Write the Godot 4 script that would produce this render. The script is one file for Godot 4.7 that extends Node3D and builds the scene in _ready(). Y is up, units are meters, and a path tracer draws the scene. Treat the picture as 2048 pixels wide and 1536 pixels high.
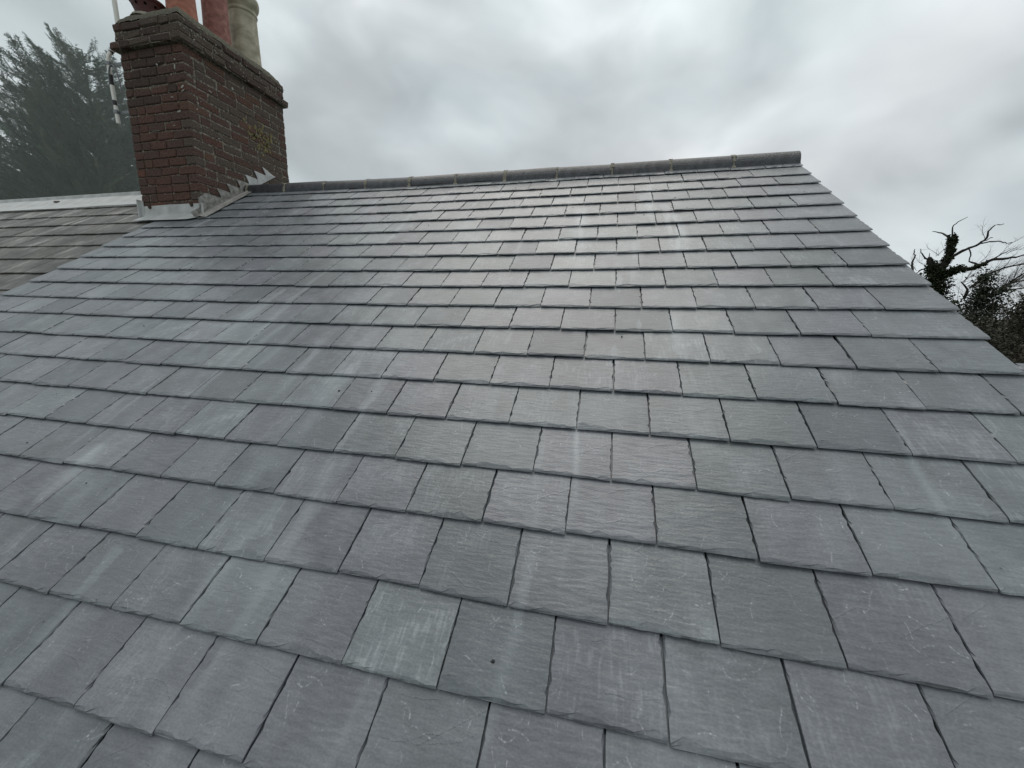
extends Node3D
# Slate roof seen from the scaffold below its ridge. Metres, y up. The ridge of the roof lies along x at y = 0, z = 0;
# the right verge is at x = 0 and the slope falls towards +z.

const PITCH := 0.58294            # 33.4 degrees
const GAUGE := 0.2010             # exposed length of a slate
const SW := 0.25                  # slate width
const GROUND := -7.4
# chimney shaft
const CX0 := -6.065
const CX1 := -5.330
const CZ0 := -0.590
const CZ1 := 0.605

var rng := RandomNumberGenerator.new()
var mats := {}
var taken := {}
var n_big := FastNoiseLite.new()

# ------------------------------------------------------------------ mesh builder
class MB:
	var v := PackedVector3Array()
	var n := PackedVector3Array()
	var t := PackedVector2Array()
	var c := PackedColorArray()
	var col := Color(1, 1, 1)
	func put(p: Vector3, nn: Vector3, uv: Vector2) -> void:
		v.append(p); n.append(nn); t.append(uv); c.append(col)
	func tri(a: Vector3, b: Vector3, d: Vector3, out: Vector3, ua := Vector2.ZERO, ub := Vector2.ZERO, ud := Vector2.ZERO) -> void:
		var nn := (a - d).cross(a - b)
		if nn.length_squared() < 1e-16:
			return
		nn = nn.normalized()
		if nn.dot(out) < 0.0:
			put(a, -nn, ua); put(d, -nn, ud); put(b, -nn, ub)
		else:
			put(a, nn, ua); put(b, nn, ub); put(d, nn, ud)
	func quad(a: Vector3, b: Vector3, d: Vector3, e: Vector3, out: Vector3, ua := Vector2.ZERO, ub := Vector2.ZERO, ud := Vector2.ZERO, ue := Vector2.ZERO) -> void:
		tri(a, b, d, out, ua, ub, ud)
		tri(a, d, e, out, ua, ud, ue)
	func stri(a: Vector3, b: Vector3, d: Vector3, na: Vector3, nb: Vector3, nd: Vector3, ua := Vector2.ZERO, ub := Vector2.ZERO, ud := Vector2.ZERO) -> void:
		var nn := (a - d).cross(a - b)
		if nn.dot(na + nb + nd) < 0.0:
			put(a, na, ua); put(d, nd, ud); put(b, nb, ub)
		else:
			put(a, na, ua); put(b, nb, ub); put(d, nd, ud)
	func box(lo: Vector3, hi: Vector3) -> void:
		var p := []
		for i in 8:
			p.append(Vector3(hi.x if i & 1 else lo.x, hi.y if i & 2 else lo.y, hi.z if i & 4 else lo.z))
		quad(p[0], p[1], p[3], p[2], Vector3(0, 0, -1)); quad(p[4], p[5], p[7], p[6], Vector3(0, 0, 1))
		quad(p[0], p[2], p[6], p[4], Vector3(-1, 0, 0)); quad(p[1], p[3], p[7], p[5], Vector3(1, 0, 0))
		quad(p[0], p[1], p[5], p[4], Vector3(0, -1, 0)); quad(p[2], p[3], p[7], p[6], Vector3(0, 1, 0))
	func tube(path: Array, rad: Array, sides: int, caps := true) -> void:
		var rings := []
		var up := Vector3(0.31, 0.2, 0.93)
		for i in path.size():
			var d: Vector3 = (path[mini(i + 1, path.size() - 1)] - path[maxi(i - 1, 0)]).normalized()
			var a := d.cross(up)
			if a.length() < 0.05:
				a = d.cross(Vector3(0, 1, 0.3))
			a = a.normalized()
			var b := d.cross(a)
			up = b.cross(d) if false else up
			var ring := []
			for k in sides:
				var g := TAU * k / sides
				ring.append(a * cos(g) + b * sin(g))
			rings.append(ring)
		for i in path.size() - 1:
			for k in sides:
				var k2 := (k + 1) % sides
				var n0: Vector3 = rings[i][k]; var n1: Vector3 = rings[i][k2]; var n2: Vector3 = rings[i + 1][k2]; var n3: Vector3 = rings[i + 1][k]
				var a: Vector3 = path[i] + n0 * rad[i]; var b: Vector3 = path[i] + n1 * rad[i]
				var d: Vector3 = path[i + 1] + n2 * rad[i + 1]; var e: Vector3 = path[i + 1] + n3 * rad[i + 1]
				stri(a, b, d, n0, n1, n2); stri(a, d, e, n0, n2, n3)
		if caps:
			for i in [0, path.size() - 1]:
				var d: Vector3 = (path[1] - path[0]) * -1.0 if i == 0 else path[i] - path[i - 1]
				for k in range(1, sides - 1):
					tri(path[i] + rings[i][0] * rad[i], path[i] + rings[i][k] * rad[i], path[i] + rings[i][k + 1] * rad[i], d)
	func lathe(prof: Array, sides: int, at: Vector3) -> void:   # prof of Vector2(radius, y), bottom to top on the outside
		for i in prof.size() - 1:
			var p: Vector2 = prof[i]; var q: Vector2 = prof[i + 1]
			var d := (q - p)
			var nr := Vector2(d.y, -d.x).normalized()
			for k in sides:
				var g := TAU * k / sides; var g2 := TAU * (k + 1) / sides
				var e1 := Vector3(cos(g), 0, sin(g)); var e2 := Vector3(cos(g2), 0, sin(g2))
				var n1 := e1 * nr.x + Vector3.UP * nr.y; var n2 := e2 * nr.x + Vector3.UP * nr.y
				var a := at + e1 * p.x + Vector3.UP * p.y; var b := at + e2 * p.x + Vector3.UP * p.y
				var c2 := at + e2 * q.x + Vector3.UP * q.y; var dd := at + e1 * q.x + Vector3.UP * q.y
				stri(a, b, c2, n1, n2, n2); stri(a, c2, dd, n1, n2, n1)
	func add(o: MB, x: Transform3D) -> void:
		for i in o.v.size():
			v.append(x * o.v[i]); n.append((x.basis * o.n[i]).normalized()); t.append(o.t[i]); c.append(o.c[i])
	func mesh_on_roof(x: Transform3D) -> ArrayMesh:    # with a second set of coordinates: metres along and down the roof
		var u2 := PackedVector2Array()
		for p in v:
			var w := x * p
			u2.append(Vector2((w.x + 6.1) / 7.0, (w.z * 0.83485 - w.y * 0.55048) / 5.25))
		return mesh(u2)
	func mesh(u2 := PackedVector2Array()) -> ArrayMesh:
		var a := []
		a.resize(Mesh.ARRAY_MAX)
		a[Mesh.ARRAY_VERTEX] = v; a[Mesh.ARRAY_NORMAL] = n; a[Mesh.ARRAY_TEX_UV] = t; a[Mesh.ARRAY_COLOR] = c
		if u2.size(): a[Mesh.ARRAY_TEX_UV2] = u2
		var m := ArrayMesh.new()
		m.add_surface_from_arrays(Mesh.PRIMITIVE_TRIANGLES, a)
		return m

# ------------------------------------------------------------------ scene helpers
func numbered(s: String) -> String:
	if not taken.has(s):
		taken[s] = 0
		return s
	taken[s] += 1
	return "%s_%03d" % [s, taken[s]]

func tag(o: Node, label: String, category: String, group := "", kind := "") -> Node:
	if label: o.set_meta("label", label)
	if category: o.set_meta("category", category)
	if group: o.set_meta("group", group)
	if kind: o.set_meta("kind", kind)
	return o

func thing(called: String, at: Vector3, label: String, category: String, group := "") -> Node3D:
	var o := Node3D.new()
	o.name = numbered(called)
	add_child(o, true)
	o.position = at
	tag(o, label, category, group)
	return o

func part(called: String, m: Mesh, mat: Material, parent: Node, at := Transform3D.IDENTITY, label := "") -> MeshInstance3D:
	var o := MeshInstance3D.new()
	o.name = numbered(called)
	o.mesh = m
	o.material_override = mat
	o.transform = at
	parent.add_child(o, true)
	if label: o.set_meta("label", label)
	return o

func multi(called: String, m: Mesh, mat: Material, xs: Array, cols: Array, parent: Node) -> MultiMeshInstance3D:
	var mm := MultiMesh.new()
	mm.transform_format = MultiMesh.TRANSFORM_3D
	mm.use_colors = true
	mm.mesh = m
	mm.instance_count = xs.size()
	for i in xs.size():
		mm.set_instance_transform(i, xs[i])
		mm.set_instance_color(i, cols[i])
	var o := MultiMeshInstance3D.new()
	o.name = numbered(called)
	o.multimesh = mm
	o.material_override = mat
	parent.add_child(o, true)
	o.set_meta("kind", "stuff")
	return o

func lin(r: float, g: float, b: float) -> Color:
	return Color(r, g, b).linear_to_srgb()

func mat(key: String, c: Color, rough: float, spec := 0.5, metal := 0.0) -> StandardMaterial3D:
	var m := StandardMaterial3D.new()
	m.albedo_color = c
	m.roughness = rough
	m.metallic_specular = spec
	m.metallic = metal
	mats[key] = m
	return m

func noise_bytes(w: int, h: int, sx: float, sy: float, freq: float, oct: int, sd: int, type := FastNoiseLite.TYPE_SIMPLEX_SMOOTH) -> PackedByteArray:
	# noise stretched by sx, sy
	var f := FastNoiseLite.new()
	f.noise_type = type
	f.seed = sd
	f.frequency = freq
	f.fractal_type = FastNoiseLite.FRACTAL_FBM
	f.fractal_octaves = oct
	var im := f.get_image(maxi(8, int(w / sx)), maxi(8, int(h / sy)))
	im.convert(Image.FORMAT_L8)
	if im.get_width() != w or im.get_height() != h:
		im.resize(w, h, Image.INTERPOLATE_CUBIC)
	return im.get_data()

func tex(im: Image) -> ImageTexture:
	im.generate_mipmaps()
	return ImageTexture.create_from_image(im)

func rough_tex(sd: int, freq: float, lo: Color, hi: Color, size := 512) -> NoiseTexture2D:
	var t := NoiseTexture2D.new()
	var f := FastNoiseLite.new()
	f.seed = sd
	f.frequency = freq
	f.fractal_octaves = 5
	f.noise_type = FastNoiseLite.TYPE_SIMPLEX
	t.noise = f
	t.width = size; t.height = size
	t.seamless = true
	var g := Gradient.new()
	g.set_color(0, lo); g.set_color(1, hi)
	t.color_ramp = g
	return t

func bump_tex(sd: int, freq: float, size := 512) -> NoiseTexture2D:
	return rough_tex(sd, freq, Color(0, 0, 0), Color(1, 1, 1), size)

func triplanar(m: StandardMaterial3D, scale: float, albedo: Texture2D, bump: Texture2D, depth_cm: float, world := true) -> StandardMaterial3D:
	m.uv1_triplanar = true
	m.uv1_world_triplanar = world
	m.uv1_scale = Vector3.ONE * scale
	if albedo: m.albedo_texture = albedo
	if bump:
		m.heightmap_enabled = true
		m.heightmap_texture = bump
		m.heightmap_scale = depth_cm
	return m

# ------------------------------------------------------------------ roof surface
func lift(u: float, v: float) -> float:      # the old rafters rise towards the party wall and sag a little in the middle
	var l := 0.0165 * log(1.0 + exp((-u - 3.4) * 3.0)) / 3.0
	return l - 0.012 * exp(-pow((v - 1.75) / 0.55, 2.0) - pow((u + 2.0) / 1.6, 2.0))

func pt(u: float, v: float, h := 0.0) -> Vector3:
	var hh := h + lift(u, v)
	return Vector3(u, -v * sin(PITCH) + hh * cos(PITCH), v * cos(PITCH) + hh * sin(PITCH))

func old_pt(u: float, v: float, h := 0.0) -> Vector3:
	var hh := h + 0.022 + 0.006 * (-u - 6.0)
	return Vector3(u, -v * sin(PITCH) + hh * cos(PITCH), v * cos(PITCH) + hh * sin(PITCH))

func frame(u: float, v: float, h: float, drop: float, tw: Vector3) -> Transform3D:
	var x := (pt(u + 0.12, v, h) - pt(u - 0.12, v, h)).normalized()
	var z := (pt(u, v, h) - pt(u, v - 0.2, h - drop)).normalized()
	var y := z.cross(x).normalized()
	x = y.cross(z)
	return Transform3D(Basis(x, y, z) * Basis.from_euler(tw), pt(u, v, h))

# ------------------------------------------------------------------ textures
const CELLS := 8
const CPX := 192

func slate_textures() -> Array:
	var w := CELLS * CPX
	var riven := noise_bytes(w, w, 5.0, 0.9, 0.085, 4, 11)
	var wave := noise_bytes(w, w, 3.0, 1.0, 0.028, 3, 13)
	var blotch := noise_bytes(w, w, 1.5, 1.5, 0.012, 4, 23)
	var grain := noise_bytes(w, w, 1.6, 1.0, 0.22, 3, 37)
	var streak := noise_bytes(w, w, 0.8, 5.0, 0.075, 4, 41)
	var r := RandomNumberGenerator.new()
	r.seed = 77
	var alb := PackedByteArray(); alb.resize(w * w * 3)
	var hgt := PackedByteArray(); hgt.resize(w * w)
	var tone := []; var samt := []; var lift_b := []; var rip := []
	for i in CELLS * CELLS:
		var k := r.randf()
		var base := Vector3(119, 123, 127)
		if k < 0.35: base = Vector3(120, 122, 128)
		elif k < 0.62: base = Vector3(118, 123, 126)
		elif k < 0.74: base = Vector3(111, 117, 121)
		elif k < 0.86: base = Vector3(123, 129, 132)
		base += Vector3.ONE * r.randf_range(-4, 4)
		tone.append(base)
		samt.append(r.randf_range(0.0, 0.30) if r.randf() < 0.75 else r.randf_range(0.3, 0.6))
		lift_b.append(r.randf_range(0.04, 0.13))
		rip.append(r.randf_range(0.04, 0.11))
	for y in w:
		var cy := (y / CPX) * CELLS
		for x in w:
			var i := y * w + x
			var ci: int = cy + x / CPX
			var b: Vector3 = tone[ci]
			var rv: float = riven[i] - 128.0
			var g: float = grain[i] - 128.0
			var bl: float = blotch[i] - 128.0
			var d := rv * float(rip[ci]) + g * 0.10 + bl * float(lift_b[ci])
			var wv: float = wave[i] - 128.0
			var s: float = streak[i] - 148.0 + bl * 0.55
			if s > 0.0:
				d += minf(s, 60.0) * float(samt[ci]) * 0.62
			var j := i * 3
			alb[j] = clampi(int(b.x + d), 20, 235)
			alb[j + 1] = clampi(int(b.y + d * 1.01), 20, 235)
			alb[j + 2] = clampi(int(b.z + d * 1.01), 20, 235)
			var ledge := fposmod(bl * 1.6 + wv * 0.8 + rv * 0.2, 64.0)
			hgt[i] = clampi(int(100.0 + rv * 0.42 + wv * 0.45 + g * 0.12 + ledge * 0.30), 0, 255)
	# scuffs, scratches, pits and specks, slate by slate
	for ci in CELLS * CELLS:
		var ox := (ci % CELLS) * CPX
		var oy := (ci / CELLS) * CPX
		for k in r.randi_range(6, 22):            # chalky scuffs
			var p := Vector2(r.randf_range(12, CPX - 12), r.randf_range(12, CPX - 12))
			var a := r.randf_range(-0.5, 0.5) + (PI / 2 if r.randf() < 0.6 else 0.0)
			var bend := r.randf_range(-0.05, 0.05)
			var bright := r.randf_range(12, 48)
			for q in r.randi_range(8, 46):
				p += Vector2.from_angle(a)
				a += bend + r.randf_range(-0.12, 0.12)
				if r.randf() < 0.75:
					dab(alb, w, ox, oy, p, 0 if r.randf() < 0.7 else 1, bright * r.randf_range(0.4, 1.0))
		for k in r.randi_range(0, 4):             # a patch of pale rubbed marks
			var c := Vector2(r.randf_range(30, CPX - 30), r.randf_range(30, CPX - 30))
			for q in r.randi_range(20, 70):
				var p2 := c + Vector2(r.randfn(0, 15), r.randfn(0, 22))
				dab(alb, w, ox, oy, p2, 0 if r.randf() < 0.8 else 1, r.randf_range(8, 40))
		for k in (r.randi_range(1, 4) if r.randf() < 0.6 else 0):   # ledges where a leaf of the slate has split off
			var x := r.randf_range(0, CPX * 0.6); var yy := r.randf_range(10, CPX - 10); var sl := r.randf_range(-0.35, 0.35)
			for q in r.randi_range(25, 120):
				x += 1.0
				sl = clampf(sl + r.randf_range(-0.12, 0.12), -0.7, 0.7)
				yy += sl
				if r.randf() < 0.85:
					dab(alb, w, ox, oy, Vector2(x, yy), 0, -r.randf_range(10, 34))
					dab(alb, w, ox, oy, Vector2(x, yy - 1.0), 0, r.randf_range(4, 18))
					for hh in 5:
						var px := int(x); var py := int(yy) - hh
						if px >= 0 and px < CPX and py >= 0 and py < CPX:
							var hi := (oy + py) * w + ox + px
							hgt[hi] = clampi(hgt[hi] + 46 - hh * 9, 0, 255)
		for k in r.randi_range(6, 26):            # dark pits
			dab(alb, w, ox, oy, Vector2(r.randf_range(4, CPX - 4), r.randf_range(4, CPX - 4)), 0, r.randf_range(-50, -18))
		for k in r.randi_range(4, 18):            # white specks
			dab(alb, w, ox, oy, Vector2(r.randf_range(4, CPX - 4), r.randf_range(4, CPX - 4)), 0, r.randf_range(20, 60))
		if r.randf() < 0.14:
			dab(alb, w, ox, oy, Vector2(r.randf_range(30, CPX - 30), r.randf_range(20, CPX - 20)), 2, -55.0)
	return [tex(Image.create_from_data(w, w, false, Image.FORMAT_RGB8, alb)), tex(Image.create_from_data(w, w, false, Image.FORMAT_L8, hgt))]

func dab(a: PackedByteArray, w: int, ox: int, oy: int, p: Vector2, rad: int, d: float) -> void:
	for yy in range(-rad, rad + 1):
		for xx in range(-rad, rad + 1):
			var x := int(p.x) + xx; var y := int(p.y) + yy
			if x < 0 or y < 0 or x >= CPX or y >= CPX or xx * xx + yy * yy > rad * rad + 0.5:
				continue
			var j := ((oy + y) * w + ox + x) * 3
			for k in 3:
				a[j + k] = clampi(int(a[j + k] + d), 12, 240)

func film_texture() -> ImageTexture:          # lime and dust washed down over the slates, faint grime, on the scale of the whole roof
	var w := 1024; var h := 768
	var bl := noise_bytes(w, h, 1.0, 1.6, 0.012, 4, 91)
	var fi := noise_bytes(w, h, 0.8, 6.0, 0.06, 4, 92)
	var r := RandomNumberGenerator.new(); r.seed = 606
	var run := PackedFloat32Array(); run.resize(w * h)
	var put := func(u: float, v: float, len: float, wide: float, a: float) -> void:
		var x0 := (u + 6.1) / 7.0 * w; var y0 := v / 5.25 * h
		var ny := int(len / 5.25 * h); var rx := wide / 7.0 * w
		for j in ny:
			var t := j / float(ny)
			var f := smoothstep(0.0, 0.08, t) * (1.0 - smoothstep(0.35, 1.0, t)) * a
			var cx := x0 + 2.0 * sin(j * 0.05 + u * 9.0)
			for i in range(int(cx - rx * 2.0), int(cx + rx * 2.0) + 1):
				var y := int(y0) + j
				if i < 0 or i >= w or y < 0 or y >= h: continue
				var g: float = (i - cx) / rx
				run[y * w + i] += f * exp(-g * g)
	for i in 11: put.call(0.01 - 0.4815 * (i + 1), 0.10, r.randf_range(0.35, 1.1), r.randf_range(0.012, 0.035), r.randf_range(0.10, 0.38))
	for i in 70: put.call(r.randf_range(-5.6, 0.3), r.randf_range(0.1, 3.9), r.randf_range(0.3, 1.3), r.randf_range(0.008, 0.045), r.randf_range(0.06, 0.30))
	put.call(-1.02, 0.80, 1.10, 0.055, 0.42); put.call(-1.62, 0.85, 0.9, 0.05, 0.30); put.call(-1.30, 1.4, 1.0, 0.04, 0.25)
	var a := PackedByteArray(); a.resize(w * h * 4)
	for i in w * h:
		var b: float = (bl[i] - 128.0) / 128.0
		var f: float = (fi[i] - 128.0) / 128.0
		var pale := run[i] * (0.75 + f * 0.9) + maxf(0.0, b * 0.16 + f * 0.06)
		var dirt := maxf(0.0, -b * 0.30 - f * 0.06)
		var up := pale >= dirt
		a[i * 4] = 158 if up else 58; a[i * 4 + 1] = 166 if up else 62; a[i * 4 + 2] = 170 if up else 64
		a[i * 4 + 3] = clampi(int(255.0 * clampf(pale if up else dirt, 0.0, 0.55)), 0, 255)
	return tex(Image.create_from_data(w, h, false, Image.FORMAT_RGBA8, a))

func old_roof_texture() -> ImageTexture:     # 4.2 m along the ridge by 2.8 m down the slope: lichen, soot and run-off from the lead
	var w := 1024; var h := 640
	var st := noise_bytes(w, h, 0.7, 7.0, 0.03, 4, 5)
	var fine := noise_bytes(w, h, 1.0, 2.0, 0.16, 3, 6)
	var bl := noise_bytes(w, h, 1.0, 1.0, 0.011, 4, 7)
	var a := PackedByteArray(); a.resize(w * h * 3)
	for y in h:
		var down := float(y) / h
		for x in w:
			var i := y * w + x
			var f: float = fine[i] - 128.0
			var b: float = bl[i] - 128.0
			var s: float = maxf(0.0, st[i] - 128.0 - 40.0 * down + b * 0.3)
			var d := f * 0.16 + b * 0.26 + minf(s, 62.0) * (0.85 - 0.40 * down)
			a[i * 3] = clampi(int(79.0 + d), 20, 225)
			a[i * 3 + 1] = clampi(int(78.0 + d), 20, 225)
			a[i * 3 + 2] = clampi(int(73.0 + d * 1.02), 20, 225)
	return tex(Image.create_from_data(w, h, false, Image.FORMAT_RGB8, a))

func sky_image() -> Image:                   # an overcast: broken stratus, thin bright places, greyer bellies
	var w := 1536; var h := 768
	var f1 := FastNoiseLite.new(); f1.seed = 8; f1.frequency = 0.9; f1.fractal_octaves = 5; f1.fractal_gain = 0.46
	var f2 := FastNoiseLite.new(); f2.seed = 31; f2.frequency = 0.35; f2.fractal_octaves = 3
	var im := Image.create(w, h, false, Image.FORMAT_RGBF)
	# azimuth and height in degrees, size, strength: thin places in the cloud, then thick ones; all round the sky
	var thin := [[-9.5, 21.5, 5.0, 0.30], [-6.0, 19.0, 9.0, 0.20], [7.0, 24.0, 3.4, 0.10], [1.0, 17.5, 9.0, 0.05], [5.0, 32.0, 7.0, 0.09], [26.0, 27.5, 6.0, 0.10], [22.0, 16.0, 9.0, 0.05], [-31.0, 18.0, 5.0, 0.09], [-58.0, 20.0, 14.0, 0.10], [110.0, 35.0, 18.0, 0.14], [-150.0, 28.0, 20.0, 0.12], [170.0, 50.0, 16.0, 0.14], [20.0, 62.0, 14.0, 0.08], [-95.0, 45.0, 14.0, 0.1]]
	var dark := [[-19.0, 30.0, 7.0, 0.24], [-27.0, 28.0, 8.0, 0.14], [-33.0, 24.5, 5.0, 0.05], [-21.0, 22.0, 5.0, 0.07], [-2.0, 27.0, 4.0, 0.08], [2.0, 21.5, 4.0, 0.06], [33.0, 20.0, 9.0, 0.09], [14.0, 20.0, 7.0, 0.06], [80.0, 22.0, 16.0, 0.10], [-110.0, 30.0, 18.0, 0.10], [140.0, 25.0, 16.0, 0.1]]
	for arr in [thin, dark]:
		for s in arr:
			var az: float = deg_to_rad(s[0]); var el: float = deg_to_rad(s[1])
			s.append(Vector3(sin(az) * cos(el), sin(el), -cos(az) * cos(el)))
	for y in h:
		var el := PI / 2 - PI * (y + 0.5) / h
		for x in w:
			var az := (x + 0.5) / w * TAU - PI
			var d := Vector3(sin(az) * cos(el), sin(el), -cos(az) * cos(el))
			var up := maxf(d.y, 0.0)
			var q := Vector3(d.x, d.y * 1.7, d.z)
			var wx := f2.get_noise_3dv(q * 6.0 + Vector3(5, 0, 0))
			var c := f1.get_noise_3dv(q * 3.0 + Vector3(wx, wx * 0.7, -wx) * 0.30)
			var c2 := f2.get_noise_3dv(q * 4.5 + Vector3(0, 9, 0))
			var fade := smoothstep(-0.02, 0.22, d.y)
			var l := 0.675 + (c * 0.15 + c2 * 0.13) * fade + 0.20 * maxf(0.0, up - 0.45)
			for s in thin:
				if d.dot(s[4]) < 0.55: continue
				var g: float = d.angle_to(s[4]) / deg_to_rad(s[2]) * (1.0 - c * 0.9)
				if g < 2.6: l += s[3] * exp(-g * g)
			for s in dark:
				if d.dot(s[4]) < 0.55: continue
				var g: float = d.angle_to(s[4]) / deg_to_rad(s[2]) * (1.0 + c * 0.9)
				if g < 2.6: l -= s[3] * exp(-g * g)
			l = clampf(l, 0.40, 0.97)
			var warm := clampf((l - 0.58) * 2.2, -0.3, 0.9)     # thick cloud is lilac grey, thin cloud whiter, the rest faintly blue
			var blue := clampf(0.45 + c2 * 1.5 + 0.35 * smoothstep(0.25, 0.75, absf(sin((az + 0.2) * 0.5)) * 1.6 - 0.1), 0.0, 1.0)
			im.set_pixel(x, y, Color(l * (0.925 + 0.060 * warm - 0.050 * blue), l * (0.985 + 0.010 * warm + 0.008 * blue), l * (1.030 - 0.020 * warm + 0.010 * blue)))
	return im

# ------------------------------------------------------------------ slates
func slate_mb(r: RandomNumberGenerator, width: float, cell: int, length := 0.40, tidy := 0.0) -> MB:
	# x across, y out of the roof, z down the slope, tail at z = 0
	var m := MB.new()
	var th := r.randf_range(0.0048, 0.0062)
	var cx := cell % CELLS; var cy := cell / CELLS
	var uvof := func(p: Vector3) -> Vector2:
		var a := clampf(p.x / maxf(0.262, width + 0.012) + 0.5, 0.01, 0.99)
		var b := clampf(1.0 + p.z / 0.262, 0.01, 0.985)
		return Vector2((cx + a) / CELLS, (cy + b) / CELLS)
	var nt := 11 if width < 0.3 else 15
	var hw := width / 2.0
	var zrow := -0.028
	var top := []; var mid := []; var bot := []
	var chip_at := r.randf_range(-hw, hw); var chip := r.randf_range(0.0, 0.016) if r.randf() < 0.6 else 0.0
	var skew := r.randf_range(-0.0022, 0.0022)
	for i in nt + 1:
		var x := lerpf(-hw, hw, float(i) / nt)
		if i > 0 and i < nt: x += r.randf_range(-0.3, 0.3) * width / nt
		var e := skew * x / hw + r.randf_range(-0.0012, 0.0012)
		var b1 := r.randf_range(0.0004, 0.0045) + chip * exp(-pow((x - chip_at) / 0.035, 2.0)) * r.randf_range(0.5, 1.0)
		var b2 := b1 + r.randf_range(0.0008, 0.0085) + chip * 0.6 * exp(-pow((x - chip_at) / 0.05, 2.0)) * r.randf_range(0.2, 1.0)
		if r.randf() < 0.2: b2 += r.randf_range(0.002, 0.009)
		bot.append(Vector3(x, -th, e))
		mid.append(Vector3(x, -th * 0.5, e - b1))
		top.append(Vector3(x, 0.0, e - b2))
	if length < 0.1: zrow = -length * 0.4
	var row := []                              # the clean line a little above the tail
	for i in nt + 1:
		row.append(Vector3(top[i].x, 0, zrow))
	for i in nt:
		m.quad(bot[i], bot[i + 1], mid[i + 1], mid[i], Vector3(0, 0.4, 1), uvof.call(bot[i]), uvof.call(bot[i + 1]), uvof.call(mid[i + 1]), uvof.call(mid[i]))
		m.quad(mid[i], mid[i + 1], top[i + 1], top[i], Vector3(0, 1, 0.6), uvof.call(mid[i]), uvof.call(mid[i + 1]), uvof.call(top[i + 1]), uvof.call(top[i]))
		m.quad(top[i], top[i + 1], row[i + 1], row[i], Vector3.UP, uvof.call(top[i]), uvof.call(top[i + 1]), uvof.call(row[i + 1]), uvof.call(row[i]))
	# flanks
	var zs := [zrow]
	var zz := zrow
	while zz > -minf(0.205, length - 0.02):
		zz -= r.randf_range(0.008, 0.022)
		zs.append(zz)
	zs.append(-maxf(length, -zz + 0.004))
	var lt: Vector3 = row[0]; var rt: Vector3 = row[nt]; var lb: Vector3 = bot[0]; var rb: Vector3 = bot[nt]
	m.quad(top[0], row[0], Vector3(-hw, -th, zrow), lb, Vector3(-1, 0.2, 0), uvof.call(top[0]), uvof.call(row[0]), uvof.call(lb), uvof.call(lb))
	m.quad(top[nt], row[nt], Vector3(hw, -th, zrow), rb, Vector3(1, 0.2, 0), uvof.call(top[nt]), uvof.call(row[nt]), uvof.call(rb), uvof.call(rb))
	for i in range(1, zs.size()):
		var z: float = zs[i]
		var inl := r.randf_range(0.0, 0.0012) + (r.randf_range(0.0015, 0.0055) if r.randf() < 0.25 and i < zs.size() - 1 else 0.0)
		var inr := r.randf_range(0.0, 0.0012) + (r.randf_range(0.0015, 0.0055) if r.randf() < 0.25 and i < zs.size() - 1 else 0.0)
		var l2 := Vector3(-hw + inl, 0, z); var r2 := Vector3(hw - inr, 0, z)
		m.quad(lt, rt, r2, l2, Vector3.UP, uvof.call(lt), uvof.call(rt), uvof.call(r2), uvof.call(l2))
		m.quad(lt, l2, Vector3(-hw, -th, z), Vector3(-hw, -th, lt.z), Vector3(-1, 0.2, 0), uvof.call(lt), uvof.call(l2), uvof.call(l2), uvof.call(lt))
		m.quad(rt, r2, Vector3(hw, -th, z), Vector3(hw, -th, rt.z), Vector3(1, 0.2, 0), uvof.call(rt), uvof.call(r2), uvof.call(r2), uvof.call(rt))
		lt = l2; rt = r2
	m.quad(bot[0], bot[nt], Vector3(hw, -th, -length), Vector3(-hw, -th, -length), Vector3.DOWN)
	return m

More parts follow.
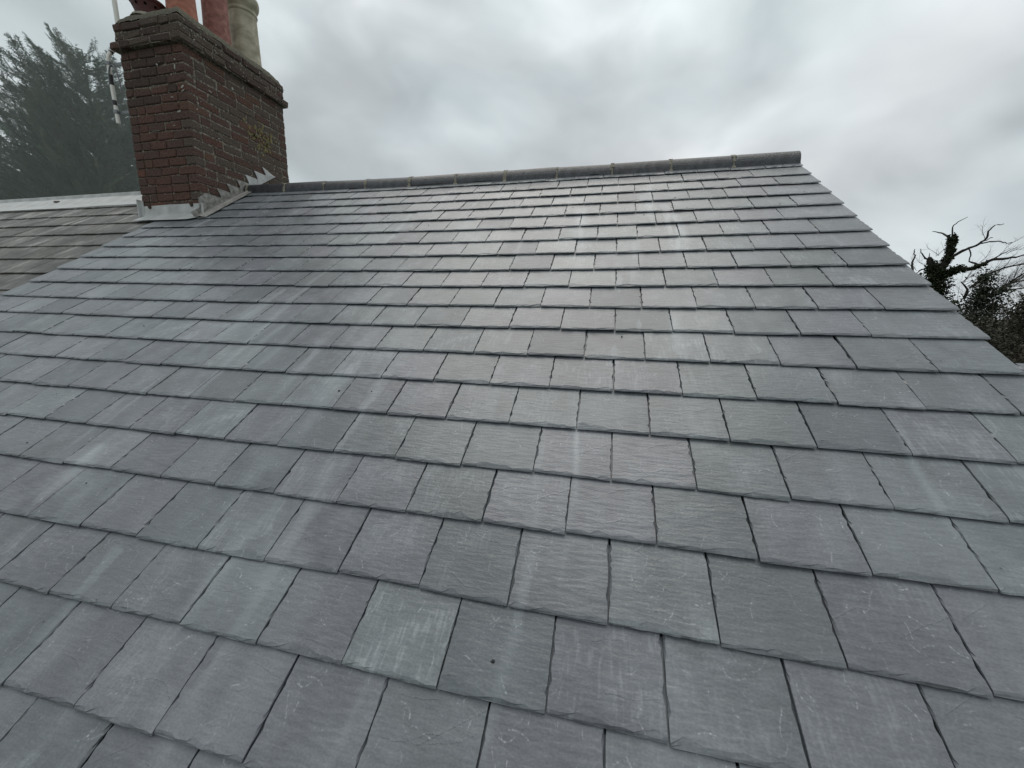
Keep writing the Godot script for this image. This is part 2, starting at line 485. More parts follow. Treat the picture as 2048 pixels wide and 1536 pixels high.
func build_slates(roof: Node3D, cam: Camera3D) -> void:
	var r := RandomNumberGenerator.new(); r.seed = 4242
	var kinds := []
	for i in 64:
		kinds.append(slate_mb(r, SW - 0.0040, i))
	var looks := [mats.slate, mats.slate_dull, mats.slate_green, mats.slate_pale]
	var dv := {3: -0.012, 4: -0.004, 7: 0.003, 9: 0.003, 11: 0.006, 13: 0.004, 17: -0.009, 18: 0.003, 19: -0.004}
	var spots := []
	for k in range(1, 26):
		var v := k * GAUGE + float(dv.get(k, 0.0))
		var edges := [0.012]                   # from the verge leftwards
		var u := 0.0
		if k % 2 == 1: u = -SW
		else: u = -SW * 1.5
		var stop := -5.325 if k <= 4 else -5.775 + 0.012 * (v - 1.0)
		if k >= 14 and k % 2 == 0: edges = [-SW * 0.5]
		if k >= 13 and k % 2 == 1: edges = [0.0]
		while u > stop + 0.06:
			edges.append(u)
			u -= SW
		edges.append(stop)
		if k >= 13:                            # lower down the roof runs on to the right over the lean-to
			var w2 := [SW * 0.5, SW * 1.5, SW * 2.5, SW * 3.0 + 0.012] if k % 2 == 0 else [SW, SW * 2.0, SW * 3.0 + 0.012]
			for e in w2: edges.push_front(e)
		for i in edges.size() - 1:
			spots.append({k = k, v = v, a = edges[i + 1], b = edges[i], end = false})
	var last := -1
	for s in spots:
		var width: float = s.b - s.a
		var mid: float = (s.a + s.b) / 2.0
		var h := r.randf_range(-0.0012, 0.0014)
		var tw := Vector3(r.randfn(0, 0.0025), r.randfn(0, 0.003), r.randfn(0, 0.0022))
		s.x = frame(mid + r.randf_range(-0.0012, 0.0012), s.v + r.randfn(0, 0.0022), h, 0.0126, tw)
		var ci := r.randi() % 64
		if ci == last: ci = (ci + 7) % 64
		last = ci
		s.cell = ci
		var lk := r.randf()
		s.look = 0 if lk < 0.5 else (1 if lk < 0.72 else (2 if lk < 0.88 else 3))
		if absf(width - SW) > 0.004 or (s.b > 0.1 and s.k < 15):
			s.mb = slate_mb(r, width - 0.0040, ci, (s.v - 2.555) if s.b > 0.1 and s.v - 2.555 < 0.4 else 0.40)
		else:
			s.mb = kinds[ci]
		# how large it shows: nearest first, those that the photo shows nothing of last
		var p: Vector3 = cam.global_transform.affine_inverse() * (s.x.origin as Vector3)
		var q := Vector2(p.x, p.y) / maxf(-p.z, 0.05)
		var inside := absf(q.x) < 1.36 and absf(q.y) < 1.03
		s.size = (1.0 if inside else 0.0001) * width / (p.length_squared() * p.length())
	var order := spots.duplicate()
	order.sort_custom(func(a, b): return a.size > b.size)
	var far := {}
	for i in order.size():
		var s: Dictionary = order[i]
		if i < 300:
			part("slate", s.mb.mesh_on_roof(s.x), looks[s.look], roof, s.x)
		else:
			if not far.has(s.look): far[s.look] = MB.new()
			far[s.look].add(s.mb, s.x)
	for k in far:
		tag(part("small_slates", far[k].mesh_on_roof(Transform3D.IDENTITY), looks[k], roof), "", "", "", "stuff")

# ------------------------------------------------------------------ house
func build_house(cam: Camera3D) -> void:
	var house := thing("slate_roofed_house", Vector3.ZERO, "house with a newly laid blue grey slate roof filling the foreground", "house")
	# the boarded deck under the slates, with thickness
	var d := MB.new()
	var us := []
	for i in 25: us.append(-5.80 + 5.80 * i / 24.0)
	var vs := []
	for i in 14: vs.append(0.02 + 5.02 * i / 13.0)
	for i in us.size() - 1:
		for j in vs.size() - 1:
			d.quad(pt(us[i], vs[j], -0.034), pt(us[i + 1], vs[j], -0.034), pt(us[i + 1], vs[j + 1], -0.034), pt(us[i], vs[j + 1], -0.034), Vector3(0, 1, 0.6))
			d.quad(pt(us[i], vs[j], -0.11), pt(us[i + 1], vs[j], -0.11), pt(us[i + 1], vs[j + 1], -0.11), pt(us[i], vs[j + 1], -0.11), Vector3(0, -1, -0.6))
	for j in vs.size() - 1:
		for e in [[0.0, 1.0], [-5.80, -1.0]]:
			d.quad(pt(e[0], vs[j], -0.034), pt(e[0], vs[j + 1], -0.034), pt(e[0], vs[j + 1], -0.11), pt(e[0], vs[j], -0.11), Vector3(e[1], 0, 0))
	for i in us.size() - 1:
		d.quad(pt(us[i], vs[13], -0.034), pt(us[i + 1], vs[13], -0.034), pt(us[i + 1], vs[13], -0.11), pt(us[i], vs[13], -0.11), Vector3(0, -0.5, 1))
	# deck of the part that runs on to the right
	d.quad(pt(0.0, 2.56, -0.036), pt(0.75, 2.56, -0.036), pt(0.75, 5.04, -0.036), pt(0.0, 5.04, -0.036), Vector3(0, 1, 0.6))
	d.quad(pt(0.0, 2.56, -0.10), pt(0.75, 2.56, -0.10), pt(0.75, 5.04, -0.10), pt(0.0, 5.04, -0.10), Vector3(0, -1, -0.6))
	d.quad(pt(0.0, 2.56, -0.036), pt(0.75, 2.56, -0.036), pt(0.75, 2.56, -0.10), pt(0.0, 2.56, -0.10), Vector3(0, 0.5, -1))
	d.quad(pt(0.75, 2.56, -0.036), pt(0.75, 5.04, -0.036), pt(0.75, 5.04, -0.10), pt(0.75, 2.56, -0.10), Vector3(1, 0, 0))
	var roof := part("roof", d.mesh(), mats.deck, house)
	build_slates(roof, cam)
	# far slope, gable and walls, closed below
	var b := MB.new()
	var bp := func(u: float, v: float, h: float) -> Vector3:
		var p := pt(u, v, h)
		return Vector3(p.x, p.y, -p.z)
	b.quad(bp.call(-5.78, 0.03, 0.0), bp.call(0.0, 0.03, 0.0), bp.call(0.0, 5.0, 0.0), bp.call(-5.78, 5.0, 0.0), Vector3(0, 1, -0.6))
	b.quad(bp.call(-5.78, 0.03, -0.1), bp.call(0.0, 0.03, -0.1), bp.call(0.0, 5.0, -0.1), bp.call(-5.78, 5.0, -0.1), Vector3(0, -1, 0.6))
	b.quad(bp.call(0.0, 0.03, 0.0), bp.call(0.0, 5.0, 0.0), bp.call(0.0, 5.0, -0.1), bp.call(0.0, 0.03, -0.1), Vector3(1, 0, 0))
	part("far_slope", b.mesh(), mats.slate_plain, house)
	var eave: Vector3 = pt(-2.0, 4.75, -0.12)
	var wl := MB.new()
	var zf := eave.z; var yf := eave.y
	for x in [[-0.30, -0.06]]:
		for f in x:
			var o := Vector3(1 if f == x[1] else -1, 0, 0)
			wl.tri(Vector3(f, -0.14, 0), Vector3(f, yf, zf), Vector3(f, yf, -zf), o)
			wl.quad(Vector3(f, yf, zf), Vector3(f, yf, -zf), Vector3(f, GROUND, -zf), Vector3(f, GROUND, zf), o)
	part("gable_wall", wl.mesh(), mats.wall_brick, house)
	var wf := MB.new()
	wf.box(Vector3(-5.8, GROUND, zf - 0.28), Vector3(-0.30, yf, zf - 0.003))
	wf.box(Vector3(-5.8, GROUND, -zf + 0.003), Vector3(-0.30, yf, -zf + 0.28))
	part("wall", wf.mesh(), mats.wall_brick, house)
	var g := MB.new()                          # half round gutter at the eaves
	var gc: Vector3 = pt(-2.0, 5.06, -0.10)
	for i in 10:
		var a0 := PI * i / 10.0; var a1 := PI * (i + 1) / 10.0
		for rr in [[0.056, 1.0], [0.050, -1.0]]:
			var p0 := Vector3(0, -sin(a0) * rr[0], cos(a0) * rr[0]); var p1 := Vector3(0, -sin(a1) * rr[0], cos(a1) * rr[0])
			var o := Vector3(0, gc.y, gc.z)
			g.quad(o + p0 + Vector3(-5.8, 0, 0), o + p1 + Vector3(-5.8, 0, 0), o + p1 + Vector3(0.75, 0, 0), o + p0 + Vector3(0.75, 0, 0), (p0 + p1) * rr[1])
	part("gutter", g.mesh(), mats.black_plastic, house)
	# ridge tiles on their mortar bed
	var r := RandomNumberGenerator.new(); r.seed = 99
	var prof := []                             # (z, y) of the outside, from the front foot over the top
	for i in 15:
		var a := PI * i / 14.0
		var ex := 0.106 * signf(cos(a)) * pow(absf(cos(a)), 0.72)
		prof.append(Vector2(ex, 0.0 + 0.104 * pow(sin(a), 0.80)))
	prof.push_front(Vector2(0.116, -0.022))
	prof.append(Vector2(-0.116, -0.022))
	var count := 12
	for i in count:
		var x1 := 0.012 - 0.4815 * i
		var x0 := x1 - 0.4740
		if i == count - 1: x0 = -5.50
		var m := MB.new()
		var dy := r.randf_range(-0.003, 0.003)
		var tilt := r.randf_range(-0.0025, 0.0025)
		for j in prof.size() - 1:
			var p: Vector2 = prof[j]; var q: Vector2 = prof[j + 1]
			for sgn: float in [1.0, -1.0]:            # outside and inside
				var k := 1.0 if sgn > 0 else 0.86
				var l0 := lift(x0, 0.0); var l1 := lift(x1, 0.0)
				var base0 := Vector3(x0, -0.068 + l0 + dy - tilt, 0); var base1 := Vector3(x1, -0.068 + l1 + dy + tilt, 0)
				var a := Vector3(0, p.y * k, p.x * k); var b2 := Vector3(0, q.y * k, q.x * k)
				var np := Vector3(0, p.y + 0.02, p.x).normalized() * sgn; var nq := Vector3(0, q.y + 0.02, q.x).normalized() * sgn
				if j == 0 or j == prof.size() - 2:
					np = Vector3(0, 0.25, signf(p.x)).normalized() * sgn; nq = np
				m.stri(base0 + a, base1 + a, base1 + b2, np, np, nq); m.stri(base0 + a, base1 + b2, base0 + b2, np, nq, nq)
			for e in [[x0, -1.0, lift(x0, 0.0) + dy - tilt], [x1, 1.0, lift(x1, 0.0) + dy + tilt]]:
				var bb := Vector3(e[0], -0.068 + e[2], 0)
				m.quad(bb + Vector3(0, p.y, p.x), bb + Vector3(0, q.y, q.x), bb + Vector3(0, q.y, q.x) * 0.86, bb + Vector3(0, p.y, p.x) * 0.86, Vector3(e[1], 0, 0))
		part("ridge_tile", m.mesh(), [mats.ridge, mats.ridge_b, mats.ridge_c][r.randi() % 3], roof)
		var mj := MB.new()                     # pale mortar squeezed from the joint
		if i < count - 1:
			var xm := x0 - 0.004
			for j in prof.size() - 1:
				var p: Vector2 = prof[j]; var q: Vector2 = prof[j + 1]
				var s0 := 1.0 + r.randf_range(-0.005, 0.05); var w0 := r.randf_range(0.005, 0.020)
				var o := Vector3(xm, -0.068 + lift(xm, 0.0) + dy, 0)
				var a := o + Vector3(0, p.y * s0, p.x * s0); var b2 := o + Vector3(0, q.y * s0, q.x * s0)
				var out := Vector3(0, (p.y + q.y), p.x + q.x)
				var wx := Vector3(w0, 0, 0)
				mj.quad(a - wx, a + wx, b2 + wx, b2 - wx, out)
				mj.quad(a - wx, b2 - wx, b2 - wx - (b2 - o) * 0.14, a - wx - (a - o) * 0.14, Vector3(-1, 0, 0))
				mj.quad(a + wx, b2 + wx, b2 + wx - (b2 - o) * 0.14, a + wx - (a - o) * 0.14, Vector3(1, 0, 0))
			part("mortar_joint", mj.mesh(), mats.pale_mortar, roof)
	var cm := MB.new()                         # crumbs of mortar and slate chips left on the slates
	for i in 70:
		var u := r.randf_range(-5.2, -0.1); var v := (0.14 + absf(r.randfn(0, 0.5))) if i < 40 else r.randf_range(0.2, 4.3)
		var k := ceilf(v / GAUGE) * GAUGE
		var o := pt(u, v, -0.0122 * (k - v) / 0.2 + 0.0015)
		var a := r.randf() * TAU; var sz := r.randf_range(0.002, 0.0055)
		var q := []
		for j in 5:
			var ang := a + TAU * j / 5.0
			q.append(o + Vector3(cos(ang), -sin(ang) * 0.55, sin(ang) * 0.83) * sz * r.randf_range(0.6, 1.4))
		for j in 5:
			cm.tri(q[j], q[(j + 1) % 5], o + Vector3(0, 0.83, 0.55) * sz * 0.7, Vector3(0, 1, 0.6))
	tag(part("crumbs", cm.mesh(), mats.dark_mortar, roof), "", "", "", "stuff")
	# mortar bed under the tiles
	var bed := MB.new()
	for i in 48:
		var xa := 0.0 - 5.45 * i / 48.0; var xb := 0.0 - 5.45 * (i + 1) / 48.0
		for s in [1.0, -1.0]:
			var ya := -0.098 + lift(xa, 0); var yb := -0.098 + lift(xb, 0)
			var za: float = s * (0.104 + 0.012 * n_big.get_noise_1d(i * 40.0)); var zb: float = s * (0.104 + 0.012 * n_big.get_noise_1d((i + 1) * 40.0))
			bed.quad(Vector3(xa, ya - 0.02, za), Vector3(xb, yb - 0.02, zb), Vector3(xb, yb + 0.035, zb), Vector3(xa, ya + 0.035, za), Vector3(0, 0, s))
	bed.quad(Vector3(0.0, -0.12, -0.11), Vector3(0.0, -0.12, 0.11), Vector3(0.0, 0.0, 0.07), Vector3(0.0, 0.0, -0.07), Vector3(1, 0, 0))
	part("mortar_bed", bed.mesh(), mats.dark_mortar, roof)

func build_neighbour() -> void:
	var house := thing("neighbouring_house", Vector3.ZERO, "neighbouring house with an old stained slate roof left of the chimney", "house")
	var d := MB.new()
	d.quad(old_pt(-10.4, 0.0, -0.02), old_pt(-5.80, 0.0, -0.02), old_pt(-5.80, 5.0, -0.02), old_pt(-10.4, 5.0, -0.02), Vector3(0, 1, 0.6))
	d.quad(old_pt(-10.4, 0.0, -0.12), old_pt(-5.80, 0.0, -0.12), old_pt(-5.80, 5.0, -0.12), old_pt(-10.4, 5.0, -0.12), Vector3(0, -1, -0.6))
	d.quad(old_pt(-10.4, 0.0, -0.02), old_pt(-10.4, 5.0, -0.02), old_pt(-10.4, 5.0, -0.12), old_pt(-10.4, 0.0, -0.12), Vector3(-1, 0, 0))
	var roof := part("roof", d.mesh(), mats.deck, house)
	var r := RandomNumberGenerator.new(); r.seed = 515
	var rest := MB.new()
	for k in range(0, 18):
		var v := 0.315 + 0.258 * k
		var u := -5.772 - (0.15 if k % 2 else 0.0)
		var b := -5.768
		while b > -10.3:
			var a := maxf(u - 0.30, -10.4)
			var m := MB.new()
			var j := func() -> float: return r.randf_range(-0.004, 0.004)
			var n := 5
			var w := b - a - 0.004
			var tone := r.randf_range(0.93, 1.05)
			m.col = Color(tone, tone * r.randf_range(0.96, 1.0), tone * r.randf_range(0.92, 1.0))
			var ya: float = r.randf_range(0.003, 0.007); var sk: float = r.randf_range(-0.006, 0.006)
			var prev_t := Vector3.ZERO; var prev_b := Vector3.ZERO; var prev_h := Vector3.ZERO
			var puv := Vector2.ZERO; var puh := Vector2.ZERO
			for i in n + 1:
				var x := a + w * i / n
				var e: float = v + sk * (i / float(n) - 0.5) + j.call()
				var t := old_pt(x, e - 0.003, ya); var bt := old_pt(x, e, ya - 0.006); var hd := old_pt(x, e - 0.36, ya - 0.015)
				var uv := Vector2((x + 10.0) / 4.2, e / 2.8); var uh := Vector2((x + 10.0) / 4.2, (e - 0.36) / 2.8)
				if i > 0:
					m.quad(prev_t, t, hd, prev_h, Vector3(0, 1, 0.5), puv, uv, uh, puh)
					m.quad(prev_b, bt, t, prev_t, Vector3(0, 0, 1), puv, uv, uv, puv)
				else:
					m.quad(t, bt, old_pt(x, e - 0.36, ya - 0.03), hd, Vector3(-1, 0, 0), uv, uv, uh, uh)
				if i == n:
					m.quad(t, bt, old_pt(x, e - 0.36, ya - 0.03), hd, Vector3(1, 0, 0), uv, uv, uh, uh)
				prev_t = t; prev_b = bt; prev_h = hd; puv = uv; puh = uh
			if k < 9 and not (a < CX1 and b > CX0 and v < 0.75):
				part("old_slate", m.mesh(), mats.old_slate, roof)
			else:
				rest.add(m, Transform3D.IDENTITY)
			b = a
			u = a
	tag(part("hidden_old_slates", rest.mesh(), mats.old_slate, roof), "", "", "", "stuff")
	# lead over the ridge: a roll along the top and a wing down the slope, in three lengths
	var xs := [-10.4, -8.95, -7.50, -6.085]
	for i in 3:
		var m := MB.new()
		var x0: float = xs[i]; var x1: float = xs[i + 1] + 0.012
		var seg := 12
		for k in seg:
			var xa := lerpf(x0, x1, k / float(seg)); var xb := lerpf(x0, x1, (k + 1) / float(seg))
			var f := func(x: float, t: int) -> Vector3:
				var wob := 0.004 * n_big.get_noise_2d(x * 60.0, t * 30.0)
				var o := old_pt(x, 0.0, 0.0).y
				match t:
					0: return old_pt(x, 0.305 + 0.02 * n_big.get_noise_1d(x * 45.0), 0.013 + wob + 0.002 * i)
					1: return old_pt(x, 0.16, 0.018 + wob + 0.002 * i)
					2: return old_pt(x, 0.045, 0.024 + 0.002 * i)
					3: return Vector3(x, o + 0.022 + wob * 0.5, 0.034)
					4: return Vector3(x, o + 0.060 + wob * 0.5, 0.026)
					5: return Vector3(x, o + 0.070, 0.0)
					6: return Vector3(x, o + 0.058, -0.028)
					7: return Vector3(x, o + 0.02, -0.034)
				var q := old_pt(x, 0.25, 0.02)
				return Vector3(q.x, q.y, -q.z)
			for t in 8:
				var out := Vector3(0, 1, 0.7) if t < 3 else (Vector3(0, 0.2, 1) if t < 4 else (Vector3(0, 1, 0) if t < 6 else Vector3(0, 0.6, -1)))
				m.quad(f.call(xa, t), f.call(xb, t), f.call(xb, t + 1), f.call(xa, t + 1), out)
			m.quad(f.call(xa, 0), f.call(xb, 0), old_pt(xb, 0.305, 0.002), old_pt(xa, 0.305, 0.002), Vector3(0, 0, 1))
		part("lead_ridge", m.mesh(), mats.lead_pale, house)
	var knob := MB.new()                       # a clip left on the lead
	knob.box(Vector3(-0.03, 0, -0.012), Vector3(0.03, 0.012, 0.012))
	part("lead_clip", knob.mesh(), mats.rust, house, Transform3D(Basis.from_euler(Vector3(PITCH, 0.2, 0)), old_pt(-8.12, 0.10, 0.024)))
	# far slope and end wall
	var b2 := MB.new()
	var mir := func(p: Vector3) -> Vector3: return Vector3(p.x, p.y, -p.z)
	b2.quad(mir.call(old_pt(-10.4, 0.0, 0)), mir.call(old_pt(-5.80, 0.0, 0)), mir.call(old_pt(-5.80, 5.0, 0)), mir.call(old_pt(-10.4, 5.0, 0)), Vector3(0, 1, -0.6))
	b2.quad(mir.call(old_pt(-10.4, 0.0, -0.1)), mir.call(old_pt(-5.80, 0.0, -0.1)), mir.call(old_pt(-5.80, 5.0, -0.1)), mir.call(old_pt(-10.4, 5.0, -0.1)), Vector3(0, -1, 0.6))
	part("far_slope", b2.mesh(), mats.slate_plain, house)
	var wl := MB.new()
	var e: Vector3 = old_pt(-10.2, 4.75, -0.14)
	for x in [-10.25, -10.0]:
		wl.tri(Vector3(x, -0.12, 0), Vector3(x, e.y, e.z), Vector3(x, e.y, -e.z), Vector3(-1 if x < -10.1 else 1, 0, 0))
		wl.quad(Vector3(x, e.y, e.z), Vector3(x, e.y, -e.z), Vector3(x, GROUND, -e.z), Vector3(x, GROUND, e.z), Vector3(-1 if x < -10.1 else 1, 0, 0))
	wl.box(Vector3(-10.0, GROUND, e.z - 0.28), Vector3(-5.81, e.y, e.z - 0.003))
	wl.box(Vector3(-10.0, GROUND, -e.z + 0.003), Vector3(-5.81, e.y, -e.z + 0.28))
	part("wall", wl.mesh(), mats.wall_brick, house)

# ------------------------------------------------------------------ chimney
func brick_mb(r: RandomNumberGenerator, s: Vector3, wear: float) -> MB:
	# a worn brick about its middle: bevelled, corners knocked about
	var m := MB.new()
	var h := s / 2.0
	var bv := 0.004 + wear * 0.003
	var p := {}
	for ix in [-1, 1]:
		for iy in [-1, 1]:
			for iz in [-1, 1]:
				var j := Vector3(r.randf_range(-1, 1), r.randf_range(-1, 1), r.randf_range(-1, 1)) * 0.0016 * (1.0 + wear * 0.4)
				var k := bv * r.randf_range(0.5, 1.6)
				if r.randf() < 0.12 + wear * 0.1: k += r.randf_range(0.003, 0.010)
				var q := Vector3(ix * h.x, iy * h.y, iz * h.z) + j
				p[Vector3i(ix, iy, iz)] = [q - Vector3(0, iy * k, iz * k), q - Vector3(ix * k, 0, iz * k), q - Vector3(ix * k, iy * k, 0)]
	for ax in 3:
		var o1 := (ax + 1) % 3; var o2 := (ax + 2) % 3
		for sg in [-1, 1]:
			var c := []
			for q in [[-1, -1], [1, -1], [1, 1], [-1, 1]]:
				var key := Vector3i.ZERO
				key[ax] = sg; key[o1] = q[0]; key[o2] = q[1]
				c.append(p[key][ax])
			var out := Vector3.ZERO; out[ax] = sg
			m.quad(c[0], c[1], c[2], c[3], out)
		for s1 in [-1, 1]:                      # bevels along this axis
			for s2 in [-1, 1]:
				var ka := Vector3i.ZERO; var kb := Vector3i.ZERO
				ka[ax] = -1; kb[ax] = 1
				ka[o1] = s1; kb[o1] = s1; ka[o2] = s2; kb[o2] = s2
				var out := Vector3.ZERO; out[o1] = s1; out[o2] = s2
				m.quad(p[ka][o1], p[kb][o1], p[kb][o2], p[ka][o2], out)
	for key in p:
		m.tri(p[key][0], p[key][1], p[key][2], Vector3(key))
	return m

func brick_tone(r: RandomNumberGenerator, y: float, side: bool, z: float) -> int:
	# 0 red, 1 brown red, 2 dark brown, 3 sooty, 4 grey weathered, 5 orange red
	var soot := clampf((y - 0.25) / 0.8, 0.0, 1.0)
	var k := r.randf()
	if side:
		var g := clampf((0.45 - z) / 0.9, 0.0, 1.0)
		if k < 0.35 + 0.5 * g: return 4
		if k < 0.62 + 0.3 * g: return 2
		return 1 if r.randf() < 0.65 else 5
	if k < 0.55 * soot: return 3
	if k < 0.55 * soot + 0.30: return 2
	if k < 0.88: return 1
	return 0 if r.randf() < 0.6 else 5

func course(stack: Node3D, holder: Node3D, r: RandomNumberGenerator, y0: float, y1: float, x0: float, x1: float, z0: float, z1: float, odd: bool, wear: float, hidden: MB, corbel: bool, joint: float) -> void:
	var hgt := y1 - y0 - joint
	var runs := []                              # [centre, size, face]
	var d := 0.1035
	var fill := func(from: float, to: float, halves: bool) -> Array:
		var out := []
		var total := absf(to - from)
		var n := maxf(1.0, roundf(total / 0.225 * 2.0) / 2.0)
		var unit := total / n
		var at := 0.0
		if halves and n > 1.4:
			out.append([at, unit * 0.5]); at += unit * 0.5
		while at < total - 0.01:
			var l := minf(unit, total - at)
			out.append([at, l]); at += l
		return out
	# right and left faces run the whole depth on even courses, front and back on odd ones
	var zi0 := z0 if not odd else z0 + d + 0.009
	var zi1 := z1 if not odd else z1 - d - 0.009
	var xi0 := x0 + d + 0.009 if not odd else x0
	var xi1 := x1 - d - 0.009 if not odd else x1
	for f in 2:
		for q in fill.call(zi1, zi0, (r.randi() % 3) == 0):
			var lo: float = q[0] + (0.0 if q[0] < 0.001 else joint / 2); var hi: float = q[0] + q[1] - (0.0 if q[0] + q[1] > zi1 - zi0 - 0.001 else joint / 2)
			var l := hi - lo
			var c := Vector3(x1 - d / 2 if f == 0 else x0 + d / 2, 0, zi1 - (lo + hi) / 2)
			runs.append([c, Vector3(d, hgt, l), 0 if f == 0 else 2])
		for q in fill.call(xi1, xi0, (r.randi() % 3) == 0):
			var lo: float = q[0] + (0.0 if q[0] < 0.001 else joint / 2); var hi: float = q[0] + q[1] - (0.0 if q[0] + q[1] > xi1 - xi0 - 0.001 else joint / 2)
			var l := hi - lo
			var c := Vector3(xi1 - (lo + hi) / 2, 0, z1 - d / 2 if f == 0 else z0 + d / 2)
			runs.append([c, Vector3(l, hgt, d), 1 if f == 0 else 3])
	for q in runs:
		var c: Vector3 = q[0]
		c.y = (y0 + y1) / 2.0
		var proud := r.randf_range(-0.0012, 0.0022) * (1.0 + wear * 0.5)
		c += Vector3(proud if q[2] == 0 else (-proud if q[2] == 2 else 0.0), r.randf_range(-0.0012, 0.0012), proud if q[2] == 1 else (-proud if q[2] == 3 else 0.0))
		var mb := brick_mb(r, q[1], wear)
		var tone := brick_tone(r, c.y, q[2] == 0, c.z)
		if corbel: tone = 4 if r.randf() < 0.55 else 3
		if q[2] < 2:
			part("brick", mb.mesh(), mats["brick%d" % tone], holder, Transform3D(Basis.from_euler(Vector3(r.randfn(0, 0.006), r.randfn(0, 0.006), r.randfn(0, 0.004))), c))
		else:
			hidden.add(mb, Transform3D(Basis.IDENTITY, c))

func build_chimney() -> void:
	var st := thing("chimney_stack", Vector3.ZERO, "weathered brick chimney stack with corbelled top and pots between the two roofs", "chimney")
	var r := RandomNumberGenerator.new(); r.seed = 321
	var hidden := MB.new()
	var core := MB.new()
	core.box(Vector3(CX0 + 0.009, -0.75, CZ0 + 0.009), Vector3(CX1 - 0.0035, 1.334, CZ1 - 0.010))
	var shaft := part("shaft", core.mesh(), mats.stack_mortar, st)
	var n := 19
	var yb := -0.3895; var yt := 1.1155
	for i in n:
		var a := lerpf(yb, yt, i / float(n)); var b := lerpf(yb, yt, (i + 1) / float(n))
		course(st, shaft, r, a, b, CX0, CX1, CZ0, CZ1, i % 2 == 1, 0.2 if i < 12 else 0.6, hidden, false, 0.0085)
	var ccore := MB.new()
	ccore.box(Vector3(CX0 - 0.030, 1.118, CZ0 - 0.032), Vector3(CX1 + 0.036, 1.183, CZ1 + 0.036))
	ccore.box(Vector3(CX0 - 0.002, 1.186, CZ0 + 0.012), Vector3(CX1 + 0.020, 1.333, CZ1 + 0.014))
	var corb := part("corbel", ccore.mesh(), mats.stack_mortar, st)
	course(st, corb, r, 1.116, 1.186, CX0 - 0.042, CX1 + 0.047, CZ0 - 0.042, CZ1 + 0.047, false, 1.4, hidden, true, 0.007)
	course(st, corb, r, 1.187, 1.262, CX0 - 0.010, CX1 + 0.030, CZ0 + 0.004, CZ1 + 0.024, true, 1.6, hidden, true, 0.008)
	course(st, corb, r, 1.263, 1.340, CX0 - 0.014, CX1 + 0.033, CZ0 + 0.004, CZ1 + 0.027, false, 2.0, hidden, true, 0.008)
	tag(part("hidden_bricks", hidden.mesh(), mats.brick2, shaft), "", "", "", "stuff")
	# mortar flaunching
	var fl := MB.new()
	var nx := 26; var nz := 38
	var fx0 := CX0 - 0.006; var fx1 := CX1 + 0.026; var fz0 := CZ0 + 0.010; var fz1 := CZ1 + 0.020
	var fy := func(x: float, z: float) -> float:
		var dd := minf(minf(x - fx0, fx1 - x), minf(z - fz0, fz1 - z))
		return 1.336 + 0.165 * (1.0 - exp(-dd / 0.085)) + 0.014 * n_big.get_noise_2d(x * 180.0, z * 180.0) + 0.006 * n_big.get_noise_2d(x * 700.0, z * 700.0)
	for i in nx:
		for j in nz:
			var xa := lerpf(fx0, fx1, i / float(nx)); var xb := lerpf(fx0, fx1, (i + 1) / float(nx))
			var za := lerpf(fz0, fz1, j / float(nz)); var zb := lerpf(fz0, fz1, (j + 1) / float(nz))
			fl.quad(Vector3(xa, fy.call(xa, za), za), Vector3(xb, fy.call(xb, za), za), Vector3(xb, fy.call(xb, zb), zb), Vector3(xa, fy.call(xa, zb), zb), Vector3.UP)
	part("flaunching", fl.mesh(), mats.flaunching, st)
	# pots
	var terra := [Vector2(0.128, 1.44), Vector2(0.128, 1.50), Vector2(0.123, 1.60), Vector2(0.119, 1.80), Vector2(0.115, 2.20), Vector2(0.119, 2.22), Vector2(0.128, 2.24), Vector2(0.131, 2.27), Vector2(0.128, 2.30), Vector2(0.118, 2.32), Vector2(0.098, 2.32), Vector2(0.096, 2.2), Vector2(0.1, 1.6)]
	var pot := MB.new(); pot.lathe(terra, 40, Vector3.ZERO)
	var pm := pot.mesh()
	part("chimney_pot", pm, mats.terracotta, st, Transform3D(Basis.IDENTITY, Vector3(-5.70, 0.06, 0.235)), "orange red terracotta chimney pot nearest the front")
	part("chimney_pot", pm, mats.terracotta_b, st, Transform3D(Basis.from_euler(Vector3(0.0, 1.0, -0.01)), Vector3(-5.70, 0.0, -0.118)), "dull pink terracotta chimney pot in the middle")
	var buff := MB.new()
	buff.lathe([Vector2(0.156, 1.42), Vector2(0.156, 1.56), Vector2(0.149, 1.575), Vector2(0.147, 1.62), Vector2(0.142, 1.85), Vector2(0.138, 2.055), Vector2(0.146, 2.062), Vector2(0.150, 2.075), Vector2(0.146, 2.088), Vector2(0.140, 2.094), Vector2(0.143, 2.105), Vector2(0.152, 2.125), Vector2(0.166, 2.15), Vector2(0.173, 2.175), Vector2(0.175, 2.20), Vector2(0.171, 2.225), Vector2(0.158, 2.24), Vector2(0.14, 2.24), Vector2(0.118, 2.22), Vector2(0.112, 2.1), Vector2(0.115, 1.6)], 48, Vector3.ZERO)
	part("chimney_pot", buff.mesh(), mats.buff, st, Transform3D(Basis.IDENTITY, Vector3(-5.70, 0.0, -0.50)), "buff chimney pot with a rolled grey rim")
	# low dark red vent cap with holes under its rim, on a pale mortar bed
	var cap := MB.new()
	cap.lathe([Vector2(0.096, 1.48), Vector2(0.099, 1.505), Vector2(0.112, 1.555), Vector2(0.128, 1.60), Vector2(0.143, 1.622), Vector2(0.146, 1.632), Vector2(0.140, 1.642), Vector2(0.10, 1.662), Vector2(0.05, 1.676), Vector2(0.0, 1.68)], 36, Vector3.ZERO)
	var cp := part("vent_cap", cap.mesh(), mats.cap_red, st, Transform3D(Basis.IDENTITY, Vector3(-5.925, 0.0, 0.385)), "low dark red clay vent cap with round holes")
